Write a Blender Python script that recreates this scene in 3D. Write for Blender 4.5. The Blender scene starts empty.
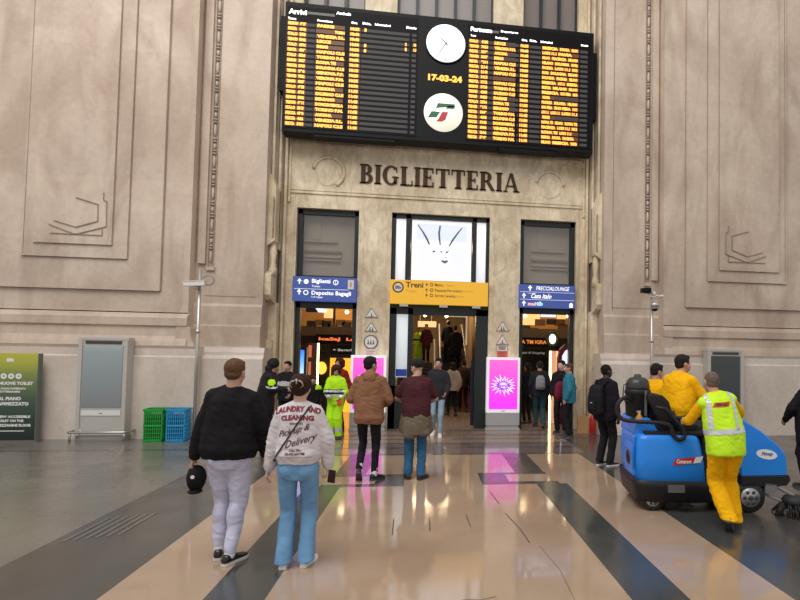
import bpy, bmesh, math, random
from mathutils import Vector, Matrix, noise
from mathutils.bvhtree import BVHTree
random.seed(7)
SC = bpy.context.scene
TMP = bpy.data.scenes.new('scratch')   # holds shapes only while they are being meshed
TMPV = TMP.view_layers[0]
def evaluated(o):
    TMP.collection.objects.link(o)
    with bpy.context.temp_override(scene=TMP, view_layer=TMPV):
        dg = bpy.context.evaluated_depsgraph_get(); me = bpy.data.meshes.new_from_object(o.evaluated_get(dg))
    bpy.data.objects.remove(o); return me
COL = SC.collection
PI = math.pi
def R(d): return math.radians(d)

# ---------------------------------------------------------------- camera
F, PX, PY, EYE = 540.0, 507.19, 334.52, 1.85
YAW, PITCH, ROLL = -0.142834, -0.037139, 0.016531
def _cam():
    cy, sy, cp, sp, cr, sr = math.cos(YAW), math.sin(YAW), math.cos(PITCH), math.sin(PITCH), math.cos(ROLL), math.sin(ROLL)
    B = Matrix(((1, 0, 0), (0, 0, -1), (0, 1, 0)))
    Ry = Matrix(((cy, 0, sy), (0, 1, 0), (-sy, 0, cy)))
    Rx = Matrix(((1, 0, 0), (0, cp, -sp), (0, sp, cp)))
    Rz = Matrix(((cr, -sr, 0), (sr, cr, 0), (0, 0, 1)))
    return Rz @ Rx @ Ry @ B
CM = _cam()
def at(x, y, Y):
    """point of the vertical plane at depth Y that is seen at photo pixel (x, y)"""
    d = CM.transposed() @ Vector((x - PX, y - PY, F)); d *= Y / d.y
    return Vector((d.x, d.y, d.z + EYE))
cam = bpy.data.objects.new('camera', bpy.data.cameras.new('camera')); COL.objects.link(cam)
mw = Matrix((CM[0], -CM[1], -CM[2])).transposed().to_4x4(); mw.translation = (0, 0, EYE)
cam.matrix_world = mw
cam.data.sensor_width = 36; cam.data.lens = F * 36 / 800
cam.data.shift_x = (400 - PX) / 800; cam.data.shift_y = (PY - 300) / 800
cam.data.clip_end = 200
SC.camera = cam

# ---------------------------------------------------------------- objects
def tag(o, label=None, cat=None, group=None, kind=None):
    if label: o['label'] = label
    if cat: o['category'] = cat
    if group: o['group'] = group
    if kind: o['kind'] = kind
    return o
def thing(name, label, cat, loc=(0, 0, 0), rz=0.0, group=None):
    o = bpy.data.objects.new(name, None); COL.objects.link(o)
    o.empty_display_size = 0.1
    o.location = loc; o.rotation_euler = (0, 0, rz)
    return tag(o, label, cat, group)
def link(name, me, mats, parent=None):
    for m in (mats if isinstance(mats, (list, tuple)) else [mats]): me.materials.append(m)
    o = bpy.data.objects.new(name, me); COL.objects.link(o)
    if parent: o.parent = parent
    return o
def dup(root, loc, rz, label, group=None):
    r = root.copy(); COL.objects.link(r); r.location = loc; r.rotation_euler = (0, 0, rz)
    r['label'] = label
    if group: r['group'] = group
    for ch in list(root.children):
        c = ch.copy(); COL.objects.link(c); c.parent = r
        for g in list(ch.children):
            d = g.copy(); COL.objects.link(d); d.parent = c
    return r

class MB:
    """collects shapes into one mesh"""
    def __init__(s): s.v = []; s.f = []; s.m = []; s.sm = []
    def add(s, vs, fs, m=0, smooth=False, M=None):
        n = len(s.v)
        s.v += [tuple(M @ Vector(v)) if M else tuple(v) for v in vs]
        for f in fs: s.f.append(tuple(i + n for i in f)); s.m.append(m); s.sm.append(smooth)
        return s
    def box(s, a, b, m=0, M=None):
        (x0, y0, z0), (x1, y1, z1) = a, b
        x0, x1 = min(x0, x1), max(x0, x1); y0, y1 = min(y0, y1), max(y0, y1); z0, z1 = min(z0, z1), max(z0, z1)
        vs = [(x0, y0, z0), (x1, y0, z0), (x1, y1, z0), (x0, y1, z0), (x0, y0, z1), (x1, y0, z1), (x1, y1, z1), (x0, y1, z1)]
        fs = [(0, 3, 2, 1), (4, 5, 6, 7), (0, 1, 5, 4), (1, 2, 6, 5), (2, 3, 7, 6), (3, 0, 4, 7)]
        return s.add(vs, fs, m, False, M)
    def prism(s, pts, y0, y1, m=0, M=None, axis='y', smooth=False):
        """closed outline in (x,z), extruded along y (or (y,z) along x, or (x,y) along z)"""
        n = len(pts)
        def P(p, t):
            if axis == 'y': return (p[0], t, p[1])
            if axis == 'x': return (t, p[0], p[1])
            return (p[0], p[1], t)
        vs = [P(p, y0) for p in pts] + [P(p, y1) for p in pts]
        fs = [tuple(range(n)), tuple(range(2 * n - 1, n - 1, -1))] + [(i, i + n, (i + 1) % n + n, (i + 1) % n) for i in range(n)]
        k = len(s.f); s.add(vs, fs, m, False, M)
        if smooth:
            for i in range(k + 2, len(s.f)): s.sm[i] = True
        return s
    def tube(s, pts, r, seg=10, m=0, closed=False, smooth=True, M=None):
        pts = [Vector(p) for p in pts]; n = len(pts)
        rs = r if isinstance(r, (list, tuple)) else [r] * n
        vs = []; fs = []; up = None
        for i, p in enumerate(pts):
            if closed: d = pts[(i + 1) % n] - pts[i - 1]
            else: d = pts[min(i + 1, n - 1)] - pts[max(i - 1, 0)]
            d.normalize()
            if up is None: up = Vector((0, 0, 1)) if abs(d.z) < .9 else Vector((1, 0, 0))
            a = d.cross(up)
            if a.length < 1e-4: a = d.orthogonal()
            a.normalize(); b = a.cross(d).normalized(); up = b
            for k in range(seg):
                t = 2 * PI * k / seg
                vs.append(p + (a * math.cos(t) + b * math.sin(t)) * rs[i])
        for i in range(n if closed else n - 1):
            j = (i + 1) % n
            for k in range(seg):
                l = (k + 1) % seg
                fs.append((i * seg + k, i * seg + l, j * seg + l, j * seg + k))
        if not closed:
            fs.append(tuple(range(seg - 1, -1, -1))); fs.append(tuple(range((n - 1) * seg, n * seg)))
        return s.add(vs, fs, m, smooth, M)
    def cyl(s, p, q, r, seg=20, m=0, smooth=True, M=None): return s.tube([p, q], r, seg, m, False, smooth, M)
    def lathe(s, prof, seg=24, m=0, M=None, smooth=True):
        """profile [(r,z)] around z"""
        vs = []; fs = []
        for r, z in prof:
            for k in range(seg):
                t = 2 * PI * k / seg; vs.append((r * math.cos(t), r * math.sin(t), z))
        for i in range(len(prof) - 1):
            for k in range(seg):
                l = (k + 1) % seg
                fs.append((i * seg + k, i * seg + l, (i + 1) * seg + l, (i + 1) * seg + k))
        n = len(prof)
        fs.append(tuple(range(seg - 1, -1, -1))); fs.append(tuple(range((n - 1) * seg, n * seg)))
        return s.add(vs, fs, m, smooth, M)
    def ell(s, c, r, M=None, m=0, nu=16, nv=10):
        c = Vector(c); r = r if isinstance(r, (list, tuple)) else (r, r, r)
        vs = [(c.x, c.y, c.z - r[2])]; fs = []
        for j in range(1, nv):
            ph = -PI / 2 + PI * j / nv
            for i in range(nu):
                t = 2 * PI * i / nu
                vs.append((c.x + r[0] * math.cos(ph) * math.cos(t), c.y + r[1] * math.cos(ph) * math.sin(t), c.z + r[2] * math.sin(ph)))
        vs.append((c.x, c.y, c.z + r[2])); e = len(vs) - 1
        for i in range(nu):
            k = (i + 1) % nu
            fs.append((0, 1 + k, 1 + i)); fs.append((e, 1 + (nv - 2) * nu + i, 1 + (nv - 2) * nu + k))
            for j in range(nv - 2):
                fs.append((1 + j * nu + i, 1 + j * nu + k, 1 + (j + 1) * nu + k, 1 + (j + 1) * nu + i))
        return s.add(vs, fs, m, True, M)
    def rcone(s, p, r1, q, r2, seg=14, m=0):
        """tapered limb with round ends"""
        p = Vector(p); q = Vector(q); d = (q - p)
        L = d.length
        if L < 1e-5: return s.ell(p, max(r1, r2), m=m)
        d /= L
        pts = []; rs = []
        for a in (-80, -55, -28): pts.append(p + d * r1 * math.sin(R(a))); rs.append(r1 * math.cos(R(a)))
        pts.append(p); rs.append(r1); pts.append(q); rs.append(r2)
        for a in (28, 55, 80): pts.append(q + d * r2 * math.sin(R(a))); rs.append(r2 * math.cos(R(a)))
        return s.tube(pts, rs, seg, m)
    def loft(s, rings, seg=24, n=2.3, m=0):
        """rings: (centre, vector_x, vector_y) with superelliptic sections"""
        vs = []; fs = []
        for c, ex, ey in rings:
            for k in range(seg):
                t = 2 * PI * k / seg; ct, st = math.cos(t), math.sin(t)
                vs.append(Vector(c) + Vector(ex) * math.copysign(abs(ct) ** (2 / n), ct) + Vector(ey) * math.copysign(abs(st) ** (2 / n), st))
        for i in range(len(rings) - 1):
            for k in range(seg):
                l = (k + 1) % seg
                fs.append((i * seg + k, i * seg + l, (i + 1) * seg + l, (i + 1) * seg + k))
        N = len(rings)
        fs.append(tuple(range(seg - 1, -1, -1))); fs.append(tuple(range((N - 1) * seg, N * seg)))
        return s.add(vs, fs, m, True)
    def mesh(s, bevel=0, fix=True):
        me = bpy.data.meshes.new('m'); me.from_pydata([tuple(v) for v in s.v], [], s.f)
        me.polygons.foreach_set('material_index', s.m); me.polygons.foreach_set('use_smooth', s.sm)
        if fix or bevel:
            bm = bmesh.new(); bm.from_mesh(me)
            bmesh.ops.recalc_face_normals(bm, faces=bm.faces)
            if bevel:
                es = [e for e in bm.edges if len(e.link_faces) == 2 and e.calc_face_angle(0) > 0.5]
                bmesh.ops.bevel(bm, geom=es, offset=bevel, segments=2, profile=0.6, affect='EDGES', clamp_overlap=True)
            bm.to_mesh(me); bm.free()
        return me
    def build(s, name, mats, parent=None, bevel=0, fix=True):
        return link(name, s.mesh(bevel, fix), mats, parent)

# ---------------------------------------------------------------- materials
def mat(name, col, rough=.5, metal=0, emit=None, es=0, noise_amt=0, noise_scale=5, bump=0, bump_scale=40, spec=.5, trans=0, coat=0):
    m = bpy.data.materials.new(name); m.use_nodes = True
    nt = m.node_tree; b = nt.nodes['Principled BSDF']
    c = (*col, 1)
    b.inputs['Base Color'].default_value = c; b.inputs['Roughness'].default_value = rough
    b.inputs['Metallic'].default_value = metal; b.inputs['Specular IOR Level'].default_value = spec
    b.inputs['Transmission Weight'].default_value = trans; b.inputs['Coat Weight'].default_value = coat
    if emit: b.inputs['Emission Color'].default_value = (*emit, 1); b.inputs['Emission Strength'].default_value = es
    if noise_amt or bump:
        tc = nt.nodes.new('ShaderNodeTexCoord')
    if noise_amt:
        n = nt.nodes.new('ShaderNodeTexNoise'); n.inputs['Scale'].default_value = noise_scale; n.inputs['Detail'].default_value = 5
        nt.links.new(tc.outputs['Object'], n.inputs['Vector'])
        mr = nt.nodes.new('ShaderNodeMapRange'); mr.inputs[1].default_value = .3; mr.inputs[2].default_value = .7
        mr.inputs[3].default_value = 1 - noise_amt; mr.inputs[4].default_value = 1 + noise_amt
        nt.links.new(n.outputs[0], mr.inputs[0])
        mx = nt.nodes.new('ShaderNodeVectorMath'); mx.operation = 'SCALE'; mx.inputs[0].default_value = col
        nt.links.new(mr.outputs[0], mx.inputs['Scale']); nt.links.new(mx.outputs[0], b.inputs['Base Color'])
    if bump:
        n2 = nt.nodes.new('ShaderNodeTexNoise'); n2.inputs['Scale'].default_value = bump_scale; n2.inputs['Detail'].default_value = 4
        nt.links.new(tc.outputs['Object'], n2.inputs['Vector'])
        bp = nt.nodes.new('ShaderNodeBump'); bp.inputs['Strength'].default_value = bump; bp.inputs['Distance'].default_value = .02
        nt.links.new(n2.outputs[0], bp.inputs['Height']); nt.links.new(bp.outputs[0], b.inputs['Normal'])
    return m

def stone(name, ca, cb, cd, scale=1.0, rough=.6, stain=.5, vein=0, slabs=None, bump=.25):
    """mottled stone with stains; world-space object coordinates"""
    m = bpy.data.materials.new(name); m.use_nodes = True
    nt = m.node_tree; N = nt.nodes; L = nt.links; b = N['Principled BSDF']
    tc = N.new('ShaderNodeTexCoord'); v = tc.outputs['Object']
    def nz(sc, det=6, dist=0, vec=v, r=.55):
        n = N.new('ShaderNodeTexNoise'); n.inputs['Scale'].default_value = sc; n.inputs['Detail'].default_value = det
        n.inputs['Roughness'].default_value = r; n.inputs['Distortion'].default_value = dist
        L.new(vec, n.inputs['Vector']); return n.outputs[0]
    def ramp(f, a, bb, c0, c1):
        r = N.new('ShaderNodeValToRGB'); r.color_ramp.elements[0].position = a; r.color_ramp.elements[1].position = bb
        r.color_ramp.elements[0].color = (*c0, 1); r.color_ramp.elements[1].color = (*c1, 1); L.new(f, r.inputs[0]); return r.outputs[0]
    def mixc(f, a, bb, mode='MIX'):
        x = N.new('ShaderNodeMix'); x.data_type = 'RGBA'; x.blend_type = mode
        if isinstance(f, float): x.inputs[0].default_value = f
        else: L.new(f, x.inputs[0])
        for i, c in ((6, a), (7, bb)):
            if isinstance(c, tuple): x.inputs[i].default_value = (*c, 1)
            else: L.new(c, x.inputs[i])
        return x.outputs[2]
    base = ramp(nz(.55 * scale, 7, .6), .35, .65, ca, cb)
    st = N.new('ShaderNodeMath'); st.operation = 'MULTIPLY'; st.inputs[1].default_value = stain
    mp = N.new('ShaderNodeMapping'); mp.inputs['Scale'].default_value = (1.3, 1.3, .45); mp.inputs['Location'].default_value = (3, 1, 7); L.new(v, mp.inputs[0])
    r = ramp(nz(1.0 * scale, 8, .8, mp.outputs[0]), .46, .72, (0, 0, 0), (1, 1, 1)); L.new(r, st.inputs[0])
    c = mixc(st.outputs[0], base, cd)
    c = mixc(.16, c, ramp(nz(9 * scale, 5), .3, .7, (.62, .62, .62), (1.25, 1.25, 1.25)), 'MULTIPLY')
    if vein:
        mp2 = N.new('ShaderNodeMapping'); mp2.inputs['Scale'].default_value = (1, 1, .5); mp2.inputs['Rotation'].default_value = (0, .2, 0); L.new(v, mp2.inputs[0])
        vr = ramp(nz(2.6 * scale, 9, 1.6, mp2.outputs[0]), .4, .6, (.72, .68, .62), (1.12, 1.1, 1.06))
        c = mixc(vein, c, vr, 'MULTIPLY')
    if slabs:
        mp3 = N.new('ShaderNodeMapping'); mp3.inputs['Rotation'].default_value = (R(90), 0, 0); L.new(v, mp3.inputs[0])
        bk = N.new('ShaderNodeTexBrick'); bk.inputs['Scale'].default_value = 1; bk.inputs['Brick Width'].default_value = slabs[0]; bk.inputs['Row Height'].default_value = slabs[1]
        bk.inputs['Mortar Size'].default_value = slabs[2]; bk.inputs['Color1'].default_value = (1.02, 1.02, 1.02, 1); bk.inputs['Color2'].default_value = (.95, .95, .955, 1); bk.inputs['Mortar'].default_value = (.85, .84, .83, 1)
        L.new(mp3.outputs[0], bk.inputs['Vector']); c = mixc(.8, c, bk.outputs[0], 'MULTIPLY')
    L.new(c, b.inputs['Base Color']); b.inputs['Roughness'].default_value = rough
    bp = N.new('ShaderNodeBump'); bp.inputs['Strength'].default_value = bump; bp.inputs['Distance'].default_value = .02
    L.new(nz(14 * scale, 6), bp.inputs['Height']); L.new(bp.outputs[0], b.inputs['Normal'])
    return m

def polished(name, ca, cb, rough, wear, scale=1.0):
    m = bpy.data.materials.new(name); m.use_nodes = True
    nt = m.node_tree; N = nt.nodes; L = nt.links; b = N['Principled BSDF']
    tc = N.new('ShaderNodeTexCoord'); v = tc.outputs['Object']
    def nz(sc, det=6, dist=0):
        n = N.new('ShaderNodeTexNoise'); n.inputs['Scale'].default_value = sc; n.inputs['Detail'].default_value = det; n.inputs['Distortion'].default_value = dist
        L.new(v, n.inputs['Vector']); return n.outputs[0]
    r = N.new('ShaderNodeValToRGB'); r.color_ramp.elements[0].position = .3; r.color_ramp.elements[1].position = .7
    r.color_ramp.elements[0].color = (*ca, 1); r.color_ramp.elements[1].color = (*cb, 1); L.new(nz(1.1 * scale, 9, .7), r.inputs[0])
    # fine joints between the slabs
    L.new(r.outputs[0], b.inputs['Base Color'])
    mr = N.new('ShaderNodeMapRange'); mr.inputs[1].default_value = .35; mr.inputs[2].default_value = .7; mr.inputs[3].default_value = rough; mr.inputs[4].default_value = rough + wear
    L.new(nz(1.7, 5, .5), mr.inputs[0]); L.new(mr.outputs[0], b.inputs['Roughness'])
    bp = N.new('ShaderNodeBump'); bp.inputs['Strength'].default_value = .05; bp.inputs['Distance'].default_value = .01
    L.new(nz(3.2, 2), bp.inputs['Height']); L.new(bp.outputs[0], b.inputs['Normal'])
    b.inputs['Specular IOR Level'].default_value = .75
    return m

def gradient(name, stops, emit=0, z0=0, z1=1, rough=.4):
    """print, screen or glass whose colour runs from z0 to z1 (object space)"""
    m = bpy.data.materials.new(name); m.use_nodes = True
    nt = m.node_tree; N = nt.nodes; L = nt.links; b = N['Principled BSDF']
    tc = N.new('ShaderNodeTexCoord'); sx = N.new('ShaderNodeSeparateXYZ'); L.new(tc.outputs['Object'], sx.inputs[0])
    mr = N.new('ShaderNodeMapRange'); mr.inputs[1].default_value = z0; mr.inputs[2].default_value = z1; L.new(sx.outputs[2], mr.inputs[0])
    r = N.new('ShaderNodeValToRGB'); L.new(mr.outputs[0], r.inputs[0])
    while len(r.color_ramp.elements) < len(stops): r.color_ramp.elements.new(.5)
    for e, (p, c) in zip(r.color_ramp.elements, stops): e.position = p; e.color = (*c, 1)
    L.new(r.outputs[0], b.inputs['Base Color']); b.inputs['Roughness'].default_value = rough
    if emit: L.new(r.outputs[0], b.inputs['Emission Color']); b.inputs['Emission Strength'].default_value = emit
    return m

M_ = {}
def C(name, col, rough=.55, **k):
    """cached plain material"""
    if name not in M_: M_[name] = mat(name, col, rough, **k)
    return M_[name]

# ---------------------------------------------------------------- lettering
_tc = {}
def text_geo(body, shear=0, bold=0, space=1.0):
    k = (body, shear, bold, space)
    if k in _tc: return _tc[k]
    cu = bpy.data.curves.new('t', 'FONT'); cu.body = body; cu.size = 1; cu.shear = shear; cu.offset = bold
    cu.resolution_u = 2; cu.space_character = space
    me = evaluated(bpy.data.objects.new('t', cu))
    vs = [tuple(v.co[:2]) for v in me.vertices]; fs = [tuple(p.vertices) for p in me.polygons]
    bpy.data.curves.remove(cu); bpy.data.meshes.remove(me)
    if vs:
        x0 = min(v[0] for v in vs); x1 = max(v[0] for v in vs); y0 = min(v[1] for v in vs); y1 = max(v[1] for v in vs)
    else: x0 = x1 = y0 = y1 = 0
    _tc[k] = (vs, fs, x0, x1, y0, y1); return _tc[k]
def text(mb, body, x, z, h, w=None, y=0.0, align='l', m=0, shear=0, bold=0, M=None, space=1.0):
    """flat lettering in the x-z plane facing -y; h = height of the whole string, w = its width (else natural)"""
    vs, fs, x0, x1, y0, y1 = text_geo(body, shear, bold, space)
    if not vs: return 0
    sy = h / max(y1 - y0, 1e-6); sx = (w / max(x1 - x0, 1e-6)) if w else sy
    W = (x1 - x0) * sx
    ox = x - (W / 2 if align == 'c' else (W if align == 'r' else 0))
    mb.add([(ox + (a - x0) * sx, y, z + (b - y0) * sy) for a, b in vs], fs, m, False, M)
    return W
def poly(mb, pts, y=0.0, m=0, M=None): mb.add([(p[0], y, p[1]) for p in pts], [tuple(range(len(pts)))], m, False, M)
def disc(mb, cx, cz, r, y=0.0, m=0, seg=28, r0=0, a0=0, a1=360, M=None):
    n = seg; full = abs(a1 - a0 - 360) < 1e-6
    A = [R(a0 + (a1 - a0) * i / n) for i in range(n + (0 if full else 1))]
    if r0 == 0:
        poly(mb, [(cx + r * math.cos(t), cz + r * math.sin(t)) for t in A], y, m, M); return
    vs = [(cx + r * math.cos(t), y, cz + r * math.sin(t)) for t in A] + [(cx + r0 * math.cos(t), y, cz + r0 * math.sin(t)) for t in A]
    k = len(A); fs = [(i, (i + 1) % k, (i + 1) % k + k, i + k) for i in range(k if full else k - 1)]
    mb.add(vs, fs, m, False, M)
def arrow_up(mb, x, z, s, y=0.0, m=0):
    poly(mb, [(x - .09 * s, z), (x + .09 * s, z), (x + .09 * s, z + .6 * s), (x - .09 * s, z + .6 * s)], y, m)
    poly(mb, [(x - .36 * s, z + .5 * s), (x - .24 * s, z + .4 * s), (x, z + .68 * s), (x + .24 * s, z + .4 * s), (x + .36 * s, z + .5 * s), (x, z + .95 * s)], y, m)
# ================================================================ the setting
X0 = .235; YA, YB, YC = 12.25, 12.55, 13.35; TOP = 13.5
STONE = stone('stone_wall', (.52, .405, .32), (.655, .54, .44), (.36, .26, .19), 1.0, .62, .75, slabs=(2.6, 1.35, .004))
BASE_ST = stone('stone_base', (.59, .505, .44), (.71, .625, .555), (.42, .34, .28), 1.2, .55, .4)
MARB = stone('stone_bay', (.64, .53, .37), (.86, .75, .58), (.44, .33, .21), 1.5, .5, .55, vein=.55, slabs=(1.7, 1.1, .004))
DARKST = stone('stone_groove_shade', (.26, .20, .155), (.36, .28, .22), (.2, .15, .12), 1.5, .7, .3)
FRAME = C('door_metal', (.022, .03, .03), .35, metal=.4)
def S(s, u): return X0 + s * u

# floor: one mesh, cells of different stone
FM = [polished('floor_beige', (.37, .265, .185), (.45, .335, .245), .05, .09),
      polished('floor_grey', (.052, .057, .056), (.068, .073, .071), .12, .14),
      polished('floor_dark', (.056, .051, .048), (.075, .068, .064), .15, .15),
      polished('floor_field', (.145, .13, .115), (.185, .17, .15), .18, .16),
      polished('floor_line', (.06, .052, .05), (.09, .08, .075), .15, .1),
      polished('floor_mauve', (.16, .125, .12), (.21, .165, .155), .06, .09),
      polished('floor_inner', (.26, .2, .155), (.34, .26, .2), .09, .1)]
xs = [-14, -3.52, -2.82, -2.38, -1.62, -1.17, 1.57, 2.02, 2.83, 3.3, 14]
kind_near = [3, 2, 1, 0, 1, 0, 1, 0, 1, 2]
fl = MB()
def frect(x0, x1, y0, y1, m): fl.add([(x0, y0, 0), (x1, y0, 0), (x1, y1, 0), (x0, y1, 0)], [(0, 1, 2, 3)], m)
for i in range(len(xs) - 1): frect(xs[i], xs[i + 1], -9, 7.7, kind_near[i])
# the crossing pattern
def cross_row(y0, y1, segs, lo=-2.38, hi=2.83):
    """left/right mirrored row: segs = [(u0,u1,m)]"""
    for a, b, m in ((-14, -3.52, 3), (-3.52, -2.82, 2), (-2.82, lo, 1), (hi, 3.3, 1), (3.3, 14, 2)): frect(a, b, y0, y1, m)
    e = [0] + [q for sg in segs for q in sg[:2]]
    cur = 0
    for a, b, m in segs:
        if a > cur: frect(X0 + cur, X0 + a, y0, y1, 0); frect(X0 - a, X0 - cur, y0, y1, 0)
        frect(X0 + a, X0 + b, y0, y1, m); frect(X0 - b, X0 - a, y0, y1, m); cur = b
    frect(X0 + cur, hi, y0, y1, 0); frect(lo, X0 - cur, y0, y1, 0)
cross_row(7.7, 7.86, [(.55, 1.68, 1)])
cross_row(7.86, 8.33, [(.55, .96, 1)])
cross_row(8.33, 8.46, [(.55, 1.62, 1)])
cross_row(8.46, 10.0, [(1.14, 1.60, 2)])
for y0, y1, m in ((10.0, 10.12, 4), (10.12, 10.7, 5), (10.7, 10.82, 4), (10.82, 11.25, 5), (11.25, 11.35, 4), (11.35, 11.8, 6), (11.8, 11.9, 4), (11.9, 12.35, 6), (12.35, 12.44, 4), (12.44, 13.1, 6), (13.1, 13.2, 4), (13.2, 30, 6)):
    if y0 < 12.4:
        frect(-14, -2.6, y0, y1, 4 if abs(y0 - 10.7) < .01 else 3); frect(3.0, 14, y0, y1, 4 if abs(y0 - 10.7) < .01 else 2); frect(-2.6, 3.0, y0, y1, m)
    else: frect(-14, 14, y0, y1, m)
tag(fl.build('floor', FM, fix=False), 'polished station floor of beige stone crossed by dark grey bands', kind='structure')
# repair plates: the tactile ribs in the dark band on the left
rb = MB()
for i in range(6): rb.box((-3.42 + i * .08, 5.75 + i * .03, 0), (-3.395 + i * .08, 6.5 + i * .03, .005))
tag(rb.build('trim_9', C('rib_metal', (.16, .155, .15), .2)), 'dark ribbed tactile strips let into the dark floor band', kind='structure')
# cracks
ck = MB()
def crack(pts, w=.006):
    for (x0, y0), (x1, y1) in zip(pts, pts[1:]):
        d = Vector((x1 - x0, y1 - y0)).normalized(); n = Vector((-d.y, d.x)) * w
        ck.add([(x0 - n.x, y0 - n.y, .0015), (x0 + n.x, y0 + n.y, .0015), (x1 + n.x, y1 + n.y, .0015), (x1 - n.x, y1 - n.y, .0015)], [(0, 3, 2, 1)])
crack([(-.35, 6.2), (-.33, 5.65)]); crack([(.04, 6.25), (.05, 5.75)]); crack([(.46, 6.3), (.48, 5.85)]); crack([(.85, 7.3), (.9, 6.7)])
crack([(.92, 6.3), (1.0, 5.7), (1.02, 5.3)]); crack([(.2, 4.1), (.32, 4.14), (.42, 4.12), (.55, 4.16)], .004); crack([(1.1, 5.2), (1.16, 4.6), (1.13, 4.0)], .002)
tag(ck.build('trim_10', C('crack', (.09, .06, .045), .6), fix=False), 'short dark cracks in the beige floor slabs', kind='structure')

# ---- door bay wall
w = MB()
def wb(x0, x1, z0, z1, y0=YC, y1=YC + .45): w.box((x0, y0, z0), (x1, y1, z1))
for s in (-1, 1):
    wb(S(s, 1.205), S(s, 1.985), 0, 10.15)
    wb(S(s, 3.425), S(s, 4.3), 0, TOP)
    wb(S(s, 1.985), S(s, 3.425), 5.28, 10.15)
    wb(S(s, 1.20), S(s, 1.97), 10.15, TOP)
wb(S(-1, 1.205), S(1, 1.205), 5.28, 10.15)
tag(w.build('wall_front', [MARB]), 'veined yellowish stone wall around the three ticket hall doorways', kind='structure')
# frieze mouldings, ring ornaments, pilaster strips
t = MB()
for z, h, d in ((6.80, .05, .05), (6.87, .03, .03), (5.62, .04, .035), (5.70, .02, .02)): t.box((S(-1, 3.6), YC - d, z), (S(1, 3.6), YC + .01, z + h))
for s in (-1, 1):
    t.box((S(s, 3.58), YC - .05, 5.4), (S(s, 3.63), YC + .01, 6.95)); t.box((S(s, 3.47), YC - .025, 0), (S(s, 3.50), YC + .01, 5.6))
    # ring ornament: two thirds of a raised torus with an inner dish
    cx = S(s, 2.72); pts = [(cx + .36 * math.cos(R(a)), YC - .01, 6.17 + .36 * math.sin(R(a))) for a in range(-60 if s < 0 else 0, 171, 10)]
    t.tube(pts, .042, 10)
    pts = [(cx + .25 * math.cos(R(a)), YC - .002, 6.12 + .25 * math.sin(R(a))) for a in range(-80, 90, 10)]; t.tube(pts, .02, 8); t.prism([(cx + .31 * math.cos(2 * PI * i / 30), 6.15 + .31 * math.sin(2 * PI * i / 30)) for i in range(30)], YC - .012, YC + .01)
    for u in (1.30, 1.86): t.box((S(s, u), YC - .012, .05), (S(s, u + .02), YC + .01, 5.2))
tag(t.build('trim_1', [MARB]), 'carved mouldings and ring ornaments of the frieze over the doorways', kind='structure')

# ---- stepped jambs with carved corbels either side of the bay
for s, nm in ((-1, 'trim_2'), (1, 'trim_3')):
    j = MB()
    def jb(u0, u1, y, z0, z1, m=0): j.box((S(s, u0), y, z0), (S(s, u1), YC + .1, z1), m)
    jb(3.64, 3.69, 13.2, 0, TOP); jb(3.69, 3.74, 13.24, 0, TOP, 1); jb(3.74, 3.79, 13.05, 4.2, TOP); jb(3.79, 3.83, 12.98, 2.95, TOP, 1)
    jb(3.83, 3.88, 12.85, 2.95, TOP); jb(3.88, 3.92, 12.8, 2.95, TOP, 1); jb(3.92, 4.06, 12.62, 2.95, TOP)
    jb(3.72, 4.06, 13.0, 0, 2.95)
    # lower thicker flutes with sloping feet
    j.prism([(S(s, 3.74), 5.55), (S(s, 3.82), 5.8), (S(s, 3.9), 5.9), (S(s, 3.9), 4.22), (S(s, 3.74), 4.34)], 12.72, 13.1)
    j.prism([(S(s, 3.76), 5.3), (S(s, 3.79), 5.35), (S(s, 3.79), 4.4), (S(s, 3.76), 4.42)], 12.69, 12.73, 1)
    # scroll
    j.tube([(S(s, 3.80), 12.86, z) for z in (4.3, 4.1, 3.85, 3.7, 3.55)], [.05, .085, .06, .095, .1], 14)
    j.prism([(12.62, 3.1), (12.62, 3.55), (12.9, 3.7), (13.05, 3.6), (13.05, 2.9), (12.7, 3.0)], S(s, 3.76), S(s, 3.98), 0, None, 'x')
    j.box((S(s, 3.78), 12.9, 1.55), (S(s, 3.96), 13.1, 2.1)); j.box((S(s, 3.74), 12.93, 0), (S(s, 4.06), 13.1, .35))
    tag(j.build(nm, [MARB, DARKST]), 'stepped stone jamb with carved corbel %s of the doorways' % ('left' if s < 0 else 'right'), kind='structure')

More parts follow.
